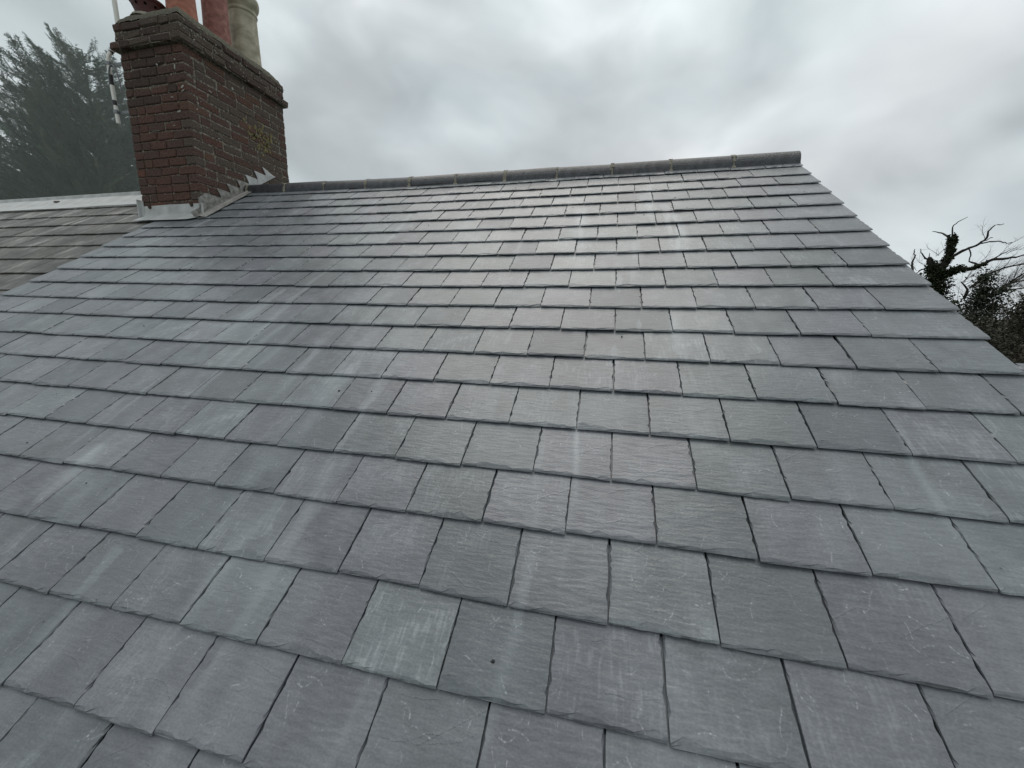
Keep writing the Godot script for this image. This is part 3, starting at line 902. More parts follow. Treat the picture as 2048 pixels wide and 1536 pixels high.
	for i in 10:
		var a := TAU * i / 10.0 + 0.2
		var o := Vector3(cos(a), 0, sin(a))
		var hm := MB.new()
		hm.tube([o * 0.118 + Vector3.UP * 1.578, o * 0.1225 + Vector3.UP * 1.576], [0.011, 0.011], 10)
		part("vent_hole", hm.mesh(), mats.hole, cp)
	var ring := MB.new()
	ring.lathe([Vector2(0.150, 1.465), Vector2(0.135, 1.492), Vector2(0.112, 1.508), Vector2(0.098, 1.512)], 28, Vector3(-5.925, 0, 0.385))
	part("mortar_bed", ring.mesh(), mats.pale_mortar, st)
	# lichen and blobs of mortar on the brickwork
	var li := MB.new()
	var spot := func(p: Vector3, out: Vector3, a: float, b: float) -> void:
		var t := Vector3(0, 1, 0).cross(out).normalized() if absf(out.y) < 0.9 else Vector3(1, 0, 0)
		var w := out.cross(t)
		var ph := r.randf() * TAU
		for i in 9:
			var g := TAU * i / 9.0; var g2 := TAU * (i + 1) / 9.0
			var k := 0.75 + 0.35 * sin(g * 2.0 + ph); var k2 := 0.75 + 0.35 * sin(g2 * 2.0 + ph)
			li.tri(p + out * 0.004, p + t * cos(g) * a * k + w * sin(g) * b * k, p + t * cos(g2) * a * k2 + w * sin(g2) * b * k2, out)
	var F := Vector3(0, 0, 1); var S := Vector3(1, 0, 0)
	var zf := CZ1 + 0.002; var xs := CX1 + 0.003
	for q in [[-5.415, 0.985, 0.010, 0.010], [-5.425, 0.925, 0.016, 0.020], [-5.445, 0.872, 0.006, 0.006], [-5.475, 0.868, 0.008, 0.010], [-5.630, 0.965, 0.012, 0.014], [-5.60, 0.985, 0.006, 0.006], [-5.365, 0.755, 0.026, 0.013], [-5.365, 0.722, 0.022, 0.009], [-5.44, 0.553, 0.045, 0.007], [-5.50, 0.680, 0.03, 0.005], [-5.75, 0.41, 0.05, 0.004], [-5.52, 0.44, 0.03, 0.004]]:
		spot.call(Vector3(q[0], q[1], zf), F, q[2], q[3])
	for q in [[0.50, 0.66, 0.010, 0.007], [0.52, 0.60, 0.010, 0.008], [0.36, 0.83, 0.018, 0.010], [0.10, 0.98, 0.02, 0.013], [0.47, 0.69, 0.006, 0.006], [0.32, 0.42, 0.012, 0.008]]:
		spot.call(Vector3(xs, q[1], q[0]), S, q[2], q[3])
	for i in 46:                                # grey crusts over the corbel
		var z := r.randf_range(CZ0, CZ1 + 0.03)
		spot.call(Vector3(CX1 + 0.0345, r.randf_range(1.19, 1.335), z), S, r.randf_range(0.003, 0.013), r.randf_range(0.003, 0.010))
	for i in 14:
		spot.call(Vector3(CX1 + 0.049, r.randf_range(1.125, 1.18), r.randf_range(CZ0, CZ1 + 0.03)), S, r.randf_range(0.003, 0.012), r.randf_range(0.003, 0.010))
	for i in 12:
		spot.call(Vector3(r.randf_range(CX0, CX1), r.randf_range(1.19, 1.335), CZ1 + 0.0285), F, r.randf_range(0.003, 0.010), r.randf_range(0.003, 0.008))
	tag(part("lichen_spots", li.mesh(), mats.lichen, st), "", "", "", "stuff")
	var yl := MB.new()                          # the yellow green bloom on the side
	var keep := li
	li = yl
	for i in 120:
		var z := -0.20 + r.randfn(0, 0.10); var y := 0.63 + r.randfn(0, 0.075)
		var t := Vector3(0, 0, 1)
		var p := Vector3(xs + 0.0015, y, z)
		var a := r.randf_range(0.004, 0.016)
		for k in 7:
			var g := TAU * k / 7.0; var g2 := TAU * (k + 1) / 7.0
			yl.tri(p, p + Vector3(0, sin(g) * a, cos(g) * a), p + Vector3(0, sin(g2) * a, cos(g2) * a), S)
	li = keep
	tag(part("yellow_lichen", yl.mesh(), mats.lichen_yellow, st), "", "", "", "stuff")
	build_lead(st, r)

func build_lead(st: Node3D, r: RandomNumberGenerator) -> void:
	# front apron: upstand on the brick, sheet dressed over the slates
	var m := MB.new()
	var seg := 18
	var x0 := -6.035; var x1 := -5.285
	var f := func(x: float, t: int) -> Vector3:
		var wob := 0.003 * n_big.get_noise_2d(x * 150.0, t * 77.0)
		match t:
			0: return Vector3(x, -0.262 + 0.006 * n_big.get_noise_1d(x * 90.0), CZ1 + 0.005)
			1: return Vector3(x, -0.345 + wob, CZ1 + 0.009)
			2:
				var p := pt(x, 0.735, 0.014 + wob)
				return Vector3(x, p.y, CZ1 + 0.013)
		var q := pt(x, 0.845 + 0.01 * n_big.get_noise_1d(x * 60.0) - 0.05 * smoothstep(-5.36, -5.285, x), 0.008 + wob)
		return q
	for k in seg:
		var a := lerpf(x0, x1, k / float(seg)); var b := lerpf(x0, x1, (k + 1) / float(seg))
		for t in 3:
			m.quad(f.call(a, t), f.call(b, t), f.call(b, t + 1), f.call(a, t + 1), Vector3(0, 1, 1) if t == 2 else Vector3(0, 0.1, 1))
		var qa: Vector3 = f.call(a, 3); var qb: Vector3 = f.call(b, 3)
		m.quad(qa, qb, qb - Vector3(0, 0.004, -0.001), qa - Vector3(0, 0.004, -0.001), Vector3(0, -0.2, 1))
	part("lead_apron", m.mesh(), mats.lead_pale, st)
	for x in [-5.955, -5.425]:                  # wedges that hold the lead in the joint
		var w := MB.new()
		w.tube([Vector3(x, -0.252, CZ1 + 0.004), Vector3(x + 0.002, -0.275, CZ1 + 0.012), Vector3(x + 0.003, -0.292, CZ1 + 0.013)], [0.013, 0.017, 0.008], 8)
		part("lead_wedge", w.mesh(), mats.rust, st)
	# left corner turned up against the old roof
	var lc := MB.new()
	lc.box(Vector3(-6.085, -0.42, 0.30), Vector3(-6.070, -0.205, 0.640))
	lc.box(Vector3(-6.070, -0.40, CZ1 + 0.004), Vector3(-6.034, -0.215, CZ1 + 0.012))
	part("lead_corner", lc.mesh(), mats.lead_pale, st)
	# strip dressed on to the slates along the right side
	var sk := MB.new()
	for k in 22:
		var va := lerpf(-0.02, 0.80, k / 22.0); var vb := lerpf(-0.02, 0.80, (k + 1) / 22.0)
		var g := func(v: float, t: int) -> Vector3:
			var wob := 0.004 * n_big.get_noise_2d(v * 110.0, t * 50.0)
			var wide := 0.115 + 0.03 * v / 0.8 + 0.012 * n_big.get_noise_1d(v * 70.0)
			match t:
				0: return pt(CX1 + 0.006, v, 0.055)
				1: return pt(CX1 + 0.012, v, 0.012 + wob)
				2: return pt(CX1 + wide * 0.48, v, 0.010 + wob)
				3: return pt(CX1 + wide * 0.55, v, 0.019 + wob)
				4: return pt(CX1 + wide * 0.64, v, 0.010 + wob)
			return pt(CX1 + wide, v, 0.007)
		for t in 5:
			sk.quad(g.call(va, t), g.call(vb, t), g.call(vb, t + 1), g.call(va, t + 1), Vector3(0.4, 1, 0.5))
		var e0: Vector3 = g.call(va, 5); var e1: Vector3 = g.call(vb, 5)
		sk.quad(e0, e1, e1 - Vector3(0, 0.005, 0), e0 - Vector3(0, 0.005, 0), Vector3(1, 0, 0))
	part("lead_soaker", sk.mesh(), mats.lead_dull, st)
	# stepped flashing, a piece to each course
	var step := 0.0792
	for i in 7:
		var z_tip := 0.535 - 0.1205 * i
		var roof_y := func(z: float) -> float: return -z * tan(PITCH) + 0.032
		var yl: float = roof_y.call(z_tip)
		var top := -0.3895 + step * roundf((yl + 0.150 + 0.3895) / step) + 0.004
		var pm := MB.new()
		var xx := CX1 + 0.0055 + 0.0012 * (i % 2)
		var tip := Vector3(xx, top, z_tip)
		var back := z_tip - 0.175
		var pts := [tip, Vector3(xx, top - 0.004, back), Vector3(xx + 0.006, float(roof_y.call(back)) + 0.0, back), Vector3(xx + 0.006, float(roof_y.call(z_tip - 0.02)), z_tip - 0.02), Vector3(xx + 0.004, top - 0.070, z_tip - 0.034)]
		if i == 6:
			pts[1] = Vector3(xx, top - 0.05, back + 0.03)
		if i == 0:
			pts = [Vector3(xx, top, z_tip), pts[1], pts[2], Vector3(xx + 0.006, float(roof_y.call(CZ1 + 0.02)), CZ1 + 0.02), Vector3(xx + 0.004, -0.215, CZ1 + 0.014)]
		var cen := Vector3.ZERO
		for p in pts: cen += p / pts.size()
		cen.x += 0.004
		for k in pts.size():
			var a: Vector3 = pts[k]; var b: Vector3 = pts[(k + 1) % pts.size()]
			var mid := (a + b) / 2.0 + Vector3(r.randf_range(-0.0015, 0.002), 0, 0)
			pm.tri(a, mid, cen, Vector3(1, 0, 0)); pm.tri(mid, b, cen, Vector3(1, 0, 0))
			pm.quad(a, b, b - Vector3(0.005, 0, 0), a - Vector3(0.005, 0, 0), (a + b) / 2.0 - cen)
		part("lead_step", pm.mesh(), mats.lead_dull if i < 4 else mats.lead_pale, st)

func build_aerial() -> void:
	var o := thing("aerial_mast", Vector3.ZERO, "white aerial mast bent round the corbel on the left of the chimney", "mast")
	var x := -6.225
	# cranked tube close to the left face of the stack
	var path := [Vector3(x, 0.52, 0.595), Vector3(x, 0.80, 0.60), Vector3(x, 0.98, 0.602), Vector3(x - 0.003, 1.08, 0.60), Vector3(x, 1.128, 0.585), Vector3(x + 0.005, 1.165, 0.560), Vector3(x + 0.01, 1.225, 0.515), Vector3(x + 0.012, 1.27, 0.488), Vector3(x + 0.012, 1.36, 0.474), Vector3(x, 1.9, 0.47), Vector3(x, 2.5, 0.47)]
	var rad := []
	for p in path: rad.append(0.0165 if p.y < 1.25 else 0.020)
	var m := MB.new()
	m.tube(path, rad, 12)
	part("pole", m.mesh(), mats.white_pole, o)
	for y in [[0.70, 0.60, 0.0], [0.90, 0.601, 0.0], [1.80, 0.4705, 0.0], [1.153, 0.569, 0.6]]:
		var b := MB.new()
		var hgt := 0.045 if y[0] < 1.0 and y[0] > 0.8 else 0.022
		if y[0] > 1.1: hgt = 0.010
		if y[0] > 1.5: hgt = 0.020
		b.tube([Vector3(x, y[0] - hgt, y[1]), Vector3(x, y[0] + hgt, y[1])] if y[2] == 0.0 else [Vector3(x + 0.003, y[0] - 0.006, y[1] + 0.005), Vector3(x + 0.006, y[0] + 0.008, y[1] - 0.006)], [0.0178 if y[0] < 1.5 else 0.0212, 0.0178 if y[0] < 1.5 else 0.0212], 12)
		part("tape_band", b.mesh(), mats.black_plastic, o)
	for y in [0.62, 1.04]:
		var br := MB.new()
		br.box(Vector3(x - 0.03, y - 0.012, 0.575), Vector3(CX0 - 0.002, y + 0.012, 0.581))
		br.tube([Vector3(x, y - 0.016, 0.601), Vector3(x, y + 0.016, 0.601)], [0.0205, 0.0205], 10)
		br.box(Vector3(CX0 - 0.008, y - 0.03, 0.48), Vector3(CX0 - 0.002, y + 0.03, 0.598))
		part("bracket", br.mesh(), mats.galvanised, o)
	var c := MB.new()                           # the coax looped back to the brickwork
	var cp := []; var cr := []
	for i in 17:
		var a := PI * i / 16.0
		cp.append(Vector3(x + 0.005 + 0.075 * (1.0 - cos(a)) * 0.9, 0.86 + 0.20 * sin(a) - 0.10 * i / 16.0, 0.622))
		cr.append(0.006)
	c.tube(cp, cr, 8)
	part("cable", c.mesh(), mats.cable_grey, o)

# ------------------------------------------------------------------ trees
func spray_mesh(r: RandomNumberGenerator, len: float, twigs: int, droop: float) -> ArrayMesh:
	# a flat fir branch along +x with side shoots, each shoot a row of needle tufts
	var m := MB.new()
	var at := func(t: float) -> Vector3: return Vector3(len * t, -droop * len * t * (1.0 - t) * 1.6 + 0.10 * len * t * t, 0)
	for i in 5:
		var p: Vector3 = at.call(i / 5.0); var q: Vector3 = at.call((i + 1) / 5.0)
		var w := 0.018 * (1.0 - i / 5.5)
		m.quad(p + Vector3(0, 0, w), p - Vector3(0, 0, w), q - Vector3(0, 0, w * 0.8), q + Vector3(0, 0, w * 0.8), Vector3.UP)
		m.quad(p + Vector3(0, w, 0), p - Vector3(0, w, 0), q - Vector3(0, w * 0.8, 0), q + Vector3(0, w * 0.8, 0), Vector3(0, 0, 1))
	for i in twigs:
		var t := 0.12 + 0.88 * (i + r.randf()) / twigs
		var s := 1.0 if i % 2 else -1.0
		var p: Vector3 = at.call(t)
		var l := len * 0.36 * (1.0 - t * 0.72) * r.randf_range(0.6, 1.15)
		var d := Vector3(r.randf_range(0.65, 1.0), r.randf_range(-0.30, 0.22), s * r.randf_range(0.4, 0.85)).normalized()
		var k := 5
		for j in k:
			var a := p + d * l * (j / float(k))
			for sd: float in [-1.0, 1.0]:
				var o := (d * 0.7 + d.cross(Vector3.UP).normalized() * sd * 0.75 + Vector3.UP * r.randf_range(-0.35, 0.45)).normalized()
				var nl := r.randf_range(0.06, 0.13)
				var w := d.cross(o).normalized().cross(o) * 0.011
				m.tri(a + w, a - w, a + o * nl, Vector3.UP)
		var tip := p + d * l
		var wv := d.cross(Vector3.UP).normalized() * 0.014
		m.tri(p + wv, p - wv, tip, Vector3.UP)
		m.tri(p + Vector3(0, 0.01, 0), p - Vector3(0, 0.01, 0), tip, d.cross(Vector3.UP))
	return m.mesh()

func conifer(at: Vector3, height: float, spread: float, limit: float, count: int, sd: int, label: String, low: float) -> void:
	var o := thing("conifer_tree", at, label, "tree", "conifers behind the neighbouring roof")
	var r := RandomNumberGenerator.new(); r.seed = sd
	var tr := MB.new()
	var path := []; var rad := []
	for i in 9:
		path.append(Vector3(0.12 * sin(i * 1.3), height * i / 8.0, 0.1 * cos(i * 1.1)))
		rad.append(lerpf(0.34, 0.02, i / 8.0))
	tr.tube(path, rad, 9)
	part("trunk", tr.mesh(), mats.bark, o)
	var limbs := MB.new()
	var meshes := [spray_mesh(r, 1.25, 22, 0.25), spray_mesh(r, 1.05, 18, 0.1), spray_mesh(r, 1.45, 24, 0.4)]
	var xs := [[], [], []]; var cs := [[], [], []]
	for i in count:
		var f := 1.0 - pow(r.randf(), 0.62) * (1.0 - low)
		var y := height * f
		var reach := minf(spread * (height - y) + 0.25, limit) * r.randf_range(0.55, 1.12)
		var az := r.randf() * TAU
		var dir := Vector3(cos(az), 0, sin(az))
		var rise := r.randf_range(0.25, 0.75)
		var base := Vector3(0, y - reach * rise * 0.5, 0)
		var tip := dir * reach + Vector3(0, y + reach * 0.28, 0)
		if i % 3 == 0:
			limbs.tube([base, base.lerp(tip, 0.5) + Vector3(0, -0.05 * reach, 0), tip], [0.05, 0.03, 0.008], 5, false)
		var steps := maxi(1, int(reach / 0.42))
		for k in steps:
			var t := 1.0 - k * 0.42 / reach * r.randf_range(0.8, 1.1)
			if t < 0.18: continue
			var p := base.lerp(tip, t) + Vector3(r.randfn(0, 0.10), r.randfn(0, 0.10), r.randfn(0, 0.10))
			var v := (dir.rotated(Vector3.UP, r.randfn(0, 0.45)) + Vector3.UP * r.randf_range(0.15, 0.95)).normalized()
			var z := v.cross(Vector3.UP).normalized()
			z = z.rotated(v, r.randfn(0, 0.6))
			var b := Basis(v, z.cross(v), z) * r.randf_range(0.6, 1.1)
			var kd := r.randi() % 3
			xs[kd].append(Transform3D(b, p - b.x * 0.5))
			var g := r.randf_range(0.75, 1.3)
			cs[kd].append(Color(0.092 * g, 0.122 * g, 0.088 * g) if r.randf() < 0.8 else Color(0.115 * g, 0.122 * g, 0.086 * g))
	part("limbs", limbs.mesh(), mats.bark, o)
	for k in 3:
		multi("crown", meshes[k], mats.leaf, xs[k], cs[k], o)

func leaf_mesh(s: float) -> ArrayMesh:
	var m := MB.new()
	var a := Vector3(-s * 0.45, 0.0, 0); var b := Vector3(0, 0.0, s * 0.45); var c := Vector3(s * 0.55, -0.08 * s, 0); var d := Vector3(0, 0.0, -s * 0.45); var e := Vector3(0, 0.14 * s, 0)
	m.tri(a, b, e, Vector3.UP); m.tri(b, c, e, Vector3.UP); m.tri(c, d, e, Vector3.UP); m.tri(d, a, e, Vector3.UP)
	return m.mesh()

func rand_basis(r: RandomNumberGenerator, s: float) -> Basis:
	return Basis.from_euler(Vector3(r.randf_range(-1.1, 1.1), r.randf() * TAU, r.randf_range(-1.1, 1.1))) * s

func wander(p: Vector3, d: Vector3, len: float, steps: int, r: RandomNumberGenerator, bend: float, up: float) -> Array:
	var path := [p]
	for i in steps:
		d = (d + Vector3(r.randfn(0, bend), r.randfn(0, bend) + up, r.randfn(0, bend))).normalized()
		p += d * len / steps
		path.append(p)
	return path

func twiggy(m: MB, p: Vector3, d: Vector3, len: float, rad: float, depth: int, r: RandomNumberGenerator) -> void:
	var steps := 5 if depth > 1 else 3
	var path := wander(p, d, len, steps, r, 0.16, 0.03)
	var rr := []
	for i in path.size(): rr.append(lerpf(rad, rad * 0.45, i / float(path.size() - 1)))
	m.tube(path, rr, 5 if depth > 2 else 3, false)
	if depth == 0: return
	for i in range(1, path.size()):
		var n := 1 if i < path.size() - 1 else 2
		if depth <= 2: n += 1 if r.randf() < 0.5 else 0
		for k in n:
			if r.randf() < 0.15: continue
			var dd: Vector3 = (path[i] - path[i - 1]).normalized()
			var nd := (dd + Vector3(r.randfn(0, 0.6), r.randfn(0, 0.5) + 0.1, r.randfn(0, 0.6))).normalized()
			twiggy(m, path[i], nd, len * r.randf_range(0.45, 0.72), rr[i] * 0.55, depth - 1, r)

func bare_tree(at: Vector3, h: float, sd: int, label: String, lean := Vector3.ZERO) -> void:
	var o := thing("bare_tree", at, label, "tree", "bare trees beyond the hedge")
	var r := RandomNumberGenerator.new(); r.seed = sd
	var tr := MB.new()
	var path := wander(Vector3.ZERO, (Vector3.UP + lean).normalized(), h * 0.38, 5, r, 0.06, 0.1)
	var rr := []
	for i in path.size(): rr.append(lerpf(h * 0.022, h * 0.015, i / 5.0))
	tr.tube(path, rr, 8)
	part("trunk", tr.mesh(), mats.bark_pale, o)
	var cr := MB.new()
	for k in 6:
		var a := TAU * k / 6.0 + r.randf()
		twiggy(cr, path[3 + k % 3], Vector3(cos(a) * 0.8, 0.8, sin(a) * 0.8).normalized(), h * 0.34, h * 0.009, 4, r)
	part("crown", cr.mesh(), mats.bark_pale, o)

func build_oak() -> void:
	# B + rt across the view: a pollarded, half dead oak wrapped in ivy, about 35 m off
	var hd := Vector3(0.566, 0, -0.825); var rt := Vector3(0.825, 0, 0.566)
	var B := Vector3(-1.424, 0, 3.879) + hd * 35.0
	var r := RandomNumberGenerator.new(); r.seed = 1200
	var K := 35.0 / 13.0
	var w := func(p: Array, dz := 0.0) -> Vector3:
		return rt * (p[0] * K) + Vector3.UP * (-1.254 + (p[1] + 1.254) * K - GROUND) + hd * dz
	var o := thing("dead_oak", Vector3(B.x, GROUND, B.z), "dead ivy wrapped oak with broken limbs beyond the right verge", "tree")
	var line := func(pts: Array, r0: float, r1: float, called: String, m: Material, dz0: float, dz1: float) -> Array:
		var path := []; var rad := []
		for i in pts.size():
			var t := i / float(pts.size() - 1)
			path.append(w.call(pts[i], lerpf(dz0, dz1, t)))
			rad.append(lerpf(r0, r1, t) * K * r.randf_range(0.88, 1.12))
		var sm := []; var sr := []
		for i in path.size() - 1:               # a few points between, with knuckles
			for k in 3:
				var t := k / 3.0
				var q: Vector3 = path[i].lerp(path[i + 1], t)
				if i + k > 0: q += Vector3(r.randfn(0, 0.012), r.randfn(0, 0.012), r.randfn(0, 0.012)) * K * 0.5
				sm.append(q); sr.append(lerpf(rad[i], rad[i + 1], t) * r.randf_range(0.92, 1.1))
		sm.append(path[-1]); sr.append(rad[-1])
		var mb := MB.new()
		mb.tube(sm, sr, 8)
		part(called, mb.mesh(), m, o)
		return sm
	var trunk := [[-0.20, -2.30], [-0.22, -1.5], [-0.22, -0.94], [-0.27, -0.60], [-0.31, -0.33], [-0.40, -0.10], [-0.46, 0.05]]
	var tp: Array = line.call(trunk, 0.125, 0.048, "trunk", mats.bark_dark, 0.0, 0.0)
	line.call([[-0.50, 0.03], [-0.52, 0.06], [-0.59, 0.18], [-0.61, 0.25]], 0.020, 0.005, "branch", mats.bark_dark, 0.0, -0.2)
	line.call([[-0.455, 0.03], [-0.46, 0.08], [-0.46, 0.16]], 0.016, 0.003, "branch", mats.bark_dark, 0.0, 0.1)
	var lean: Array = line.call([[-0.28, -0.30], [-0.20, -0.10], [-0.15, 0.06], [-0.15, 0.30], [-0.16, 0.42]], 0.075, 0.038, "branch", mats.bark_dark, 0.0, -0.6)
	line.call([[-0.165, 0.40], [-0.19, 0.63], [-0.12, 0.71], [0.0, 0.78]], 0.014, 0.005, "branch", mats.bark_dark, -0.6, -1.0)
	line.call([[-0.17, 0.40], [-0.28, 0.50], [-0.37, 0.56], [-0.48, 0.60]], 0.026, 0.006, "branch", mats.bark_pale, -0.6, -0.2)
	line.call([[-0.15, -0.02], [-0.01, 0.10], [0.11, 0.17], [0.23, 0.23], [0.31, 0.32], [0.32, 0.44], [0.38, 0.53], [0.49, 0.54]], 0.030, 0.006, "branch", mats.bark_dark, -0.3, -1.6)
	line.call([[0.22, 0.23], [0.38, 0.24], [0.48, 0.24], [0.56, 0.20], [0.65, 0.19]], 0.014, 0.006, "branch", mats.bark_dark, -1.0, -1.4)
	line.call([[0.25, 0.25], [0.36, 0.31], [0.40, 0.34]], 0.011, 0.005, "branch", mats.bark_dark, -1.1, -0.8)
	line.call([[0.10, 0.17], [0.17, 0.02], [0.15, -0.10]], 0.012, 0.009, "branch", mats.bark_dark, -0.7, -0.6)
	var r2: Array = line.call([[-0.25, -0.40], [-0.09, -0.29], [0.03, -0.23], [0.19, -0.26], [0.32, -0.19], [0.46, -0.10], [0.64, -0.10], [0.79, -0.07], [0.95, -0.02]], 0.055, 0.009, "branch", mats.bark_dark, 0.0, -1.5)
	line.call([[0.46, -0.10], [0.55, 0.0], [0.64, 0.04], [0.73, 0.09]], 0.011, 0.004, "branch", mats.bark_dark, -0.9, -1.4)
	line.call([[0.23, -0.24], [0.27, -0.16], [0.15, -0.09]], 0.030, 0.012, "branch", mats.bark_dark, -0.6, -0.4)
	line.call([[-0.43, -0.14], [-0.54, -0.20], [-0.61, -0.26]], 0.022, 0.010, "branch", mats.bark_dark, 0.0, 0.4)
	line.call([[-0.70, -0.60], [-0.70, -0.16], [-0.72, -0.05], [-0.69, 0.11], [-0.73, 0.24], [-0.72, 0.30]], 0.03, 0.006, "branch", mats.bark_pale, 0.9, 0.9)
	line.call([[-0.71, -0.10], [-0.77, -0.04], [-0.79, 0.02]], 0.01, 0.004, "branch", mats.bark_pale, 0.9, 1.0)
	for q in [[-0.30, 0.06, -0.3, 0.3], [-0.35, 0.05, 0.5, 0.5], [-0.40, -0.18, -0.8, 0.4], [0.30, 0.34, -0.3, 0.7], [0.50, -0.08, 0.6, 0.7], [0.30, -0.14, 0.4, 0.8], [0.62, 0.0, 0.8, 0.5], [0.62, 0.18, 0.6, 0.6], [0.85, -0.06, 0.5, 0.8], [-0.6, -0.24, -0.5, 0.7]]:
		var tw := MB.new()
		twiggy(tw, w.call([q[0], q[1]], -0.6), (rt * q[2] + Vector3.UP * q[3]).normalized(), 0.75, 0.016, 2, r)
		part("twigs", tw.mesh(), mats.bark_dark, o)
	# ivy
	var lm := leaf_mesh(0.13)
	var xs := []; var cs := []
	var clothe := func(path: Array, a: int, b: int, spread: float, n: int) -> void:
		for i in n:
			var t := lerpf(a, b, r.randf())
			var q: Vector3 = path[int(t)].lerp(path[mini(int(t) + 1, path.size() - 1)], fposmod(t, 1.0))
			var k := Vector3(r.randfn(0, 1), r.randfn(0, 0.9), r.randfn(0, 1)).normalized() * spread * r.randf_range(0.5, 1.15)
			xs.append(Transform3D(rand_basis(r, r.randf_range(0.6, 1.25)), q + k))
			var g := r.randf_range(0.55, 1.25)
			cs.append(Color(0.026 * g, 0.036 * g, 0.016 * g))
	clothe.call(tp, 3, tp.size() - 4, 0.34, 2600)
	clothe.call(tp, 5, 12, 0.75, 1900)
	clothe.call(lean, 0, lean.size() - 1, 0.22, 1300)
	clothe.call(r2, 0, 7, 0.24, 700)
	clothe.call(r2, 7, 14, 0.13, 220)
	multi("ivy", lm, mats.leaf, xs, cs, o)

func shrub(at: Vector3, size: Vector3, n: int, sd: int, label: String, dark: Color, stems: bool, leaf := 0.13) -> Node3D:
	var o := thing("shrub", at, label, "shrub", "shrubs along the boundary")
	var r := RandomNumberGenerator.new(); r.seed = sd
	var sm := MB.new()
	for k in 7:
		var a := TAU * k / 7.0 + r.randf()
		if stems:
			twiggy(sm, Vector3(r.randfn(0, 0.2), 0, r.randfn(0, 0.2)), Vector3(cos(a) * 0.35, 1, sin(a) * 0.35).normalized(), size.y * 0.62, 0.035, 3, r)
		else:
			sm.tube(wander(Vector3(r.randfn(0, 0.2), 0, r.randfn(0, 0.2)), Vector3(cos(a) * 0.4, 1, sin(a) * 0.4).normalized(), size.y * 0.85, 5, r, 0.12, 0.05), [0.05, 0.045, 0.04, 0.03, 0.02, 0.012], 5, false)
	part("stems", sm.mesh(), mats.bark_pale if stems else mats.bark, o)
	var lumps := []
	for i in 70:
		var f := r.randf()
		var wide := sqrt(clampf(1.05 - f * f, 0.05, 1.0))
		lumps.append([Vector3(r.randfn(0, 0.36) * size.x * wide, size.y * lerpf(0.2, 0.96, f), r.randfn(0, 0.36) * size.z * wide), r.randf_range(0.12, 0.30) * minf(size.x, 1.6), r.randf_range(0.6, 1.4)])
	var xs := []; var cs := []
	for i in n:
		var l: Array = lumps[r.randi() % lumps.size()]
		var d := Vector3(r.randfn(0, 0.75), r.randfn(0, 0.75), r.randfn(0, 0.75))
		xs.append(Transform3D(rand_basis(r, r.randf_range(0.6, 1.3)), l[0] + d * l[1]))
		var g: float = l[2] * r.randf_range(0.7, 1.3)
		cs.append(Color(dark.r * g, dark.g * g, dark.b * g))
	multi("foliage", leaf_mesh(leaf), mats.leaf, xs, cs, o)
	return o

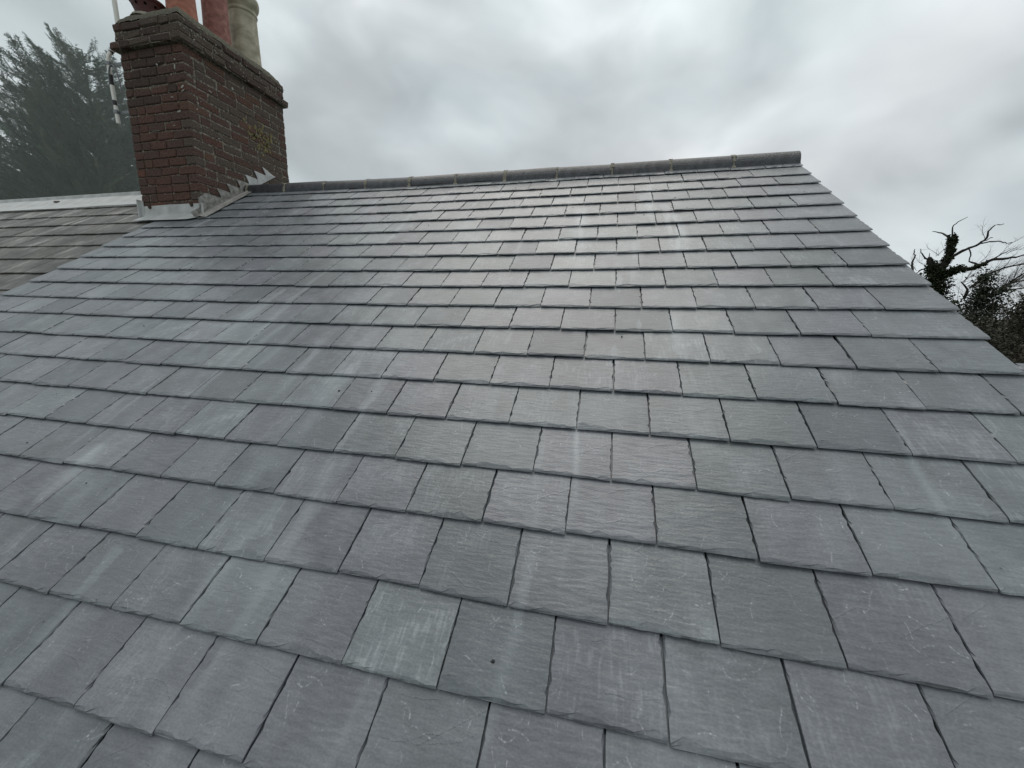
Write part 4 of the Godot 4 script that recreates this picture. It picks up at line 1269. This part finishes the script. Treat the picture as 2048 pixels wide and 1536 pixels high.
func build_trees() -> void:
	var cam := Vector3(-1.424, 0, 3.879)
	var ch := Vector3(-0.856, 0, -0.516)        # towards the conifers
	var cr := Vector3(0.516, 0, -0.856)
	var b1 := cam + ch * 28.0 + cr * 0.75
	conifer(Vector3(b1.x, GROUND, b1.z), 17.5, 0.85, 3.3, 950, 61, "tall dark conifer with upswept branches directly left of the chimney", 0.30)
	var b2 := cam + ch * 31.0 - cr * 3.6
	conifer(Vector3(b2.x, GROUND, b2.z), 14.6, 0.8, 2.8, 420, 62, "lower conifer at the left edge behind the tall one", 0.3)
	build_oak()
	var hd := Vector3(0.566, 0, -0.825); var rt := Vector3(0.825, 0, 0.566)
	var pos := func(x: float, d: float) -> Vector3:
		var p := cam + hd * d + rt * x
		return Vector3(p.x, GROUND, p.z)
	var st := shrub(pos.call(1.25, 33.5), Vector3(1.25, 9.1, 1.2), 8000, 71, "leafy ivy covered stump tree right of the dead oak", Color(0.042, 0.050, 0.034), false, 0.12)
	shrub(pos.call(0.1, 34.0), Vector3(1.7, 7.1, 1.5), 6000, 72, "dark bushy undergrowth below the dead oak", Color(0.040, 0.048, 0.030), false, 0.16)
	shrub(pos.call(2.9, 33.0), Vector3(1.9, 7.2, 1.6), 6000, 73, "brown green bramble thicket at the right edge", Color(0.058, 0.056, 0.040), true, 0.14)
	shrub(pos.call(1.4, 30.0), Vector3(2.1, 6.0, 1.6), 6000, 74, "grey brown hedge plant nearest the roof verge", Color(0.062, 0.060, 0.046), true, 0.12)
	shrub(pos.call(3.6, 29.0), Vector3(2.2, 5.6, 1.6), 5600, 75, "low twiggy hedge plant beside the bramble thicket", Color(0.070, 0.062, 0.046), true, 0.12)
	var r := RandomNumberGenerator.new(); r.seed = 909
	var K := 35.0 / 13.0
	for q in [[[0.27, -0.62], [0.37, -0.46], [0.48, -0.34], [0.66, -0.24], [0.89, -0.18], [1.05, -0.15]], [[0.55, -0.80], [0.72, -0.63], [0.79, -0.53], [0.85, -0.44], [0.98, -0.30]], [[0.60, -0.78], [0.66, -0.74], [0.81, -0.68], [1.05, -0.64]], [[0.66, -0.66], [0.73, -0.58], [0.83, -0.53], [1.05, -0.49]], [[0.20, -0.85], [0.22, -0.66], [0.15, -0.56], [0.10, -0.50]]]:
		var path := []; var rad := []
		for i in q.size():
			path.append(cam + hd * 35.0 + rt * (q[i][0] * K) + Vector3.UP * (-1.254 + (q[i][1] + 1.254) * K) - st.position + hd * r.randf_range(-0.3, 0.3))
			rad.append(lerpf(0.075, 0.022, i / float(q.size() - 1)))
		var bm := MB.new()
		bm.tube(path, rad, 7)
		for i in range(1, path.size()):
			for k in 3:
				twiggy(bm, path[i - 1].lerp(path[i], r.randf()), (rt * r.randf_range(0.1, 0.9) + Vector3.UP * r.randf_range(-0.1, 0.9) + hd * r.randfn(0, 0.3)).normalized(), r.randf_range(0.5, 1.0), 0.016, 2, r)
		part("branch", bm.mesh(), mats.bark, st)
	bare_tree(pos.call(3.2, 40.0), 10.2, 81, "thin bare tree leaning in from the right edge", -rt * 0.35)
	bare_tree(pos.call(5.5, 46.0), 10.5, 82, "pale bare tree farthest beyond the hedge")
	bare_tree(pos.call(4.4, 42.0), 10.8, 84, "spreading bare tree with fine twigs crossing the right edge")
	bare_tree(pos.call(1.9, 44.0), 9.2, 83, "small bare tree with hazy twigs behind the leafy stump tree")

func build_far_wood() -> void:
	var o := thing("distant_wood", Vector3(0, GROUND, 0), "bare brown wood along the horizon beyond the fields", "wood")
	o.set_meta("kind", "stuff")
	var r := RandomNumberGenerator.new(); r.seed = 1717
	var m := MB.new()
	for i in 46:
		var p := Vector3(r.randfn(0, 0.9), r.randf_range(0, 5.5), r.randfn(0, 0.9))
		var d := Vector3(r.randfn(0, 0.5), r.randf_range(0.3, 1.0), r.randfn(0, 0.5)).normalized() * r.randf_range(0.8, 2.6)
		var w := d.cross(Vector3(r.randfn(0, 1), 0.2, r.randfn(0, 1))).normalized() * r.randf_range(0.03, 0.16)
		m.tri(p - w, p + w, p + d, Vector3(w.z, 0.5, -w.x))
	var xs := []; var cs := []
	for i in 2600:
		var a := r.randf() * TAU
		var rad := r.randf_range(150, 240)
		xs.append(Transform3D(Basis(Vector3.UP, r.randf() * TAU) * r.randf_range(0.7, 1.7), Vector3(cos(a) * rad, maxf(0.0, minf((rad - 90.0) * 0.012, 4.0) * 0.4), sin(a) * rad)))
		var g := r.randf_range(0.7, 1.3)
		cs.append(Color(0.075 * g, 0.068 * g, 0.056 * g))
	multi("crown", m.mesh(), mats.leaf, xs, cs, o)

func build_mist() -> void:
	var f := FogVolume.new()                    # damp air hanging among the conifers
	f.name = "mist"
	f.size = Vector3(26, 22, 20)
	f.shape = RenderingServer.FOG_VOLUME_SHAPE_ELLIPSOID
	var m := FogMaterial.new()
	m.density = 0.014
	m.albedo = Color(0.86, 0.91, 0.89)
	f.material = m
	add_child(f, true)
	f.position = Vector3(-1.424, 0, 3.879) + Vector3(-0.856, 0, -0.516) * 24.0 + Vector3(0, 2.0, 0)
	f.rotation.y = atan2(0.856, 0.516)
	tag(f, "pale mist among the conifers", "mist", "", "stuff")

func build_ground() -> void:
	var m := MB.new()
	var n := 40
	for i in n:
		for j in n:
			var f := func(a: int, b: int) -> Vector3:
				var x := -600.0 + 1200.0 * a / n; var z := -600.0 + 1200.0 * b / n
				var dd := maxf(0.0, Vector2(x, z).length() - 90.0)
				return Vector3(x, GROUND + minf(dd * 0.012, 4.0) * (0.5 + 0.5 * n_big.get_noise_2d(x, z)), z)
			m.quad(f.call(i, j), f.call(i + 1, j), f.call(i + 1, j + 1), f.call(i, j + 1), Vector3.UP)
	var o := part("ground", m.mesh(), mats.grass, self)
	tag(o, "rough grass ground around the houses", "ground", "", "structure")

# ------------------------------------------------------------------ materials
func build_materials() -> void:
	var st := slate_textures()
	var film := film_texture()
	for q in [["slate", Color(0.83, 0.835, 0.84), 0.38], ["slate_dull", Color(0.805, 0.81, 0.815), 0.44], ["slate_green", Color(0.825, 0.838, 0.835), 0.40], ["slate_pale", Color(0.865, 0.87, 0.87), 0.35]]:
		var m := mat(q[0], q[1], q[2], 0.62)
		m.albedo_texture = st[0]
		m.heightmap_enabled = true
		m.heightmap_texture = st[1]
		m.heightmap_scale = 0.20
		m.detail_enabled = true
		m.detail_uv_layer = BaseMaterial3D.DETAIL_UV_2
		m.detail_blend_mode = BaseMaterial3D.BLEND_MODE_MIX
		m.detail_albedo = film
	mat("deck", lin(0.03, 0.03, 0.033), 0.9)
	mat("slate_plain", lin(0.11, 0.115, 0.125), 0.6)
	triplanar(mats.slate_plain, 1.2, rough_tex(3, 0.02, Color(0.75, 0.75, 0.75), Color(1, 1, 1)), bump_tex(4, 0.05), 0.4)
	var os := mat("old_slate", Color(1, 1, 1), 0.55)
	os.albedo_texture = old_roof_texture()
	os.vertex_color_use_as_albedo = true
	var g1 := rough_tex(14, 0.03, Color(0.55, 0.55, 0.55), Color(1.0, 1.0, 1.0))
	var b1 := bump_tex(15, 0.06)
	var g2 := rough_tex(44, 0.016, Color(0.50, 0.50, 0.50), Color(1.0, 1.0, 1.0))
	triplanar(mat("ridge", lin(0.070, 0.074, 0.084), 0.50), 1.7, g2, b1, 0.3)
	triplanar(mat("ridge_c", lin(0.052, 0.056, 0.064), 0.44), 1.5, g2, b1, 0.3)
	triplanar(mat("ridge_b", lin(0.086, 0.088, 0.096), 0.55), 1.9, g2, b1, 0.3)
	triplanar(mat("pale_mortar", lin(0.50, 0.46, 0.36), 0.9), 6.0, g1, b1, 0.4)
	triplanar(mat("dark_mortar", lin(0.05, 0.05, 0.05), 0.9), 6.0, g1, b1, 0.4)
	var gm := rough_tex(16, 0.018, Color(0.30, 0.29, 0.28), Color(1.0, 0.98, 0.94))
	triplanar(mat("stack_mortar", lin(0.40, 0.375, 0.33), 0.95), 2.6, gm, b1, 0.5)
	var bt := rough_tex(17, 0.022, Color(0.58, 0.56, 0.55), Color(1.0, 1.0, 1.0))
	var bb := bump_tex(18, 0.07)
	var cols := [lin(0.210, 0.103, 0.079), lin(0.182, 0.102, 0.081), lin(0.158, 0.100, 0.082), lin(0.120, 0.086, 0.072), lin(0.165, 0.132, 0.112), lin(0.205, 0.122, 0.092)]
	for i in 6:
		triplanar(mat("brick%d" % i, cols[i], 0.92, 0.35), 3.4 + 0.3 * i, bt, bb, 0.25)
	var ft := rough_tex(19, 0.02, Color(0.35, 0.36, 0.30), Color(1.0, 0.98, 0.9))
	triplanar(mat("flaunching", lin(0.19, 0.185, 0.155), 0.95), 3.0, ft, bb, 0.8)
	triplanar(mat("terracotta", lin(0.47, 0.19, 0.13), 0.75), 2.0, rough_tex(20, 0.012, Color(0.72, 0.66, 0.62), Color(1, 1, 1)), bb, 0.1)
	triplanar(mat("terracotta_b", lin(0.40, 0.185, 0.155), 0.8), 2.0, rough_tex(21, 0.012, Color(0.66, 0.62, 0.60), Color(1, 1, 1)), bb, 0.1)
	triplanar(mat("buff", lin(0.60, 0.55, 0.43), 0.85), 2.2, rough_tex(22, 0.006, Color(0.66, 0.66, 0.64), Color(1, 1, 1)), bb, 0.15)
	triplanar(mat("cap_red", lin(0.13, 0.035, 0.03), 0.6), 4.0, g1, bb, 0.1)
	mat("hole", lin(0.006, 0.005, 0.005), 1.0, 0.0)
	mat("lichen", lin(0.40, 0.395, 0.36), 0.95)
	mat("lichen_yellow", lin(0.21, 0.18, 0.075), 0.95)
	var lt := rough_tex(24, 0.006, Color(0.80, 0.80, 0.79), Color(1, 1, 1))
	triplanar(mat("lead_pale", lin(0.53, 0.54, 0.535), 0.5), 1.3, lt, b1, 0.15)
	triplanar(mat("lead_dull", lin(0.38, 0.375, 0.355), 0.55), 3.3, rough_tex(25, 0.009, Color(0.60, 0.59, 0.57), Color(1, 1, 1)), b1, 0.2)
	mat("rust", lin(0.055, 0.035, 0.024), 0.9)
	mat("white_pole", lin(0.78, 0.76, 0.70), 0.4)
	mat("black_plastic", lin(0.02, 0.02, 0.021), 0.45)
	mat("galvanised", lin(0.22, 0.23, 0.24), 0.5, 0.5, 0.6)
	mat("cable_grey", lin(0.16, 0.165, 0.17), 0.5)
	triplanar(mat("wall_brick", lin(0.20, 0.085, 0.058), 0.9), 1.4, bt, bb, 0.6)
	triplanar(mat("bark", lin(0.07, 0.058, 0.046), 0.95), 1.5, bt, bb, 1.0)
	triplanar(mat("bark_dark", lin(0.045, 0.038, 0.032), 0.95), 1.5, bt, bb, 1.0)
	triplanar(mat("bark_pale", lin(0.13, 0.11, 0.10), 0.95), 1.5, bt, bb, 1.0)
	var lf := mat("leaf", Color(1, 1, 1), 0.75, 0.3)
	lf.vertex_color_use_as_albedo = true
	lf.backlight = Color(0.35, 0.40, 0.26)
	lf.cull_mode = BaseMaterial3D.CULL_DISABLED
	triplanar(mat("grass", lin(0.085, 0.10, 0.045), 0.95), 0.06, rough_tex(26, 0.01, Color(0.6, 0.62, 0.55), Color(1, 1, 1)), bb, 1.0)

func _ready() -> void:
	# ---- camera, sky, sun, exposure
	var cam := Camera3D.new()
	cam.name = "camera"
	add_child(cam, true)
	cam.transform = Transform3D(Basis(Vector3(0.97372, 0.01412, -0.22722), Vector3(-0.05511, 0.98298, -0.17524), Vector3(0.22088, 0.18316, 0.95796)).orthonormalized(), Vector3(-1.42430, -1.25426, 3.87875))
	cam.fov = 88.937
	cam.near = 0.03
	cam.far = 2000.0
	cam.current = true
	var env := Environment.new()
	env.background_mode = Environment.BG_SKY
	var sky := Sky.new()
	var pano := PanoramaSkyMaterial.new()
	pano.panorama = ImageTexture.create_from_image(sky_image())
	sky.sky_material = pano
	env.sky = sky
	env.background_energy_multiplier = 1.0
	env.ambient_light_source = Environment.AMBIENT_SOURCE_SKY
	env.tonemap_mode = Environment.TONE_MAPPER_LINEAR
	env.tonemap_exposure = 1.0
	env.volumetric_fog_enabled = true      # for the bank of mist; the rest of the air is clear
	env.volumetric_fog_density = 0.0
	env.sdfgi_enabled = true
	env.ssao_enabled = true
	env.ssil_enabled = true
	var we := WorldEnvironment.new()
	we.name = "world_environment"
	we.environment = env
	add_child(we, true)
	var sun := DirectionalLight3D.new()
	sun.name = "sun"
	add_child(sun, true)
	sun.light_energy = 0.40
	sun.light_angular_distance = 50.0
	sun.light_color = Color(1.0, 0.97, 0.93)
	sun.shadow_enabled = true
	sun.look_at_from_position(Vector3(-1.2, 12, -5.2), Vector3.ZERO)
	# ---- what stands there
	n_big.seed = 9
	n_big.frequency = 0.02
	n_big.fractal_octaves = 3
	build_materials()
	build_ground()
	build_house(cam)
	build_neighbour()
	build_chimney()
	build_aerial()
	build_trees()
	build_far_wood()
	build_mist()
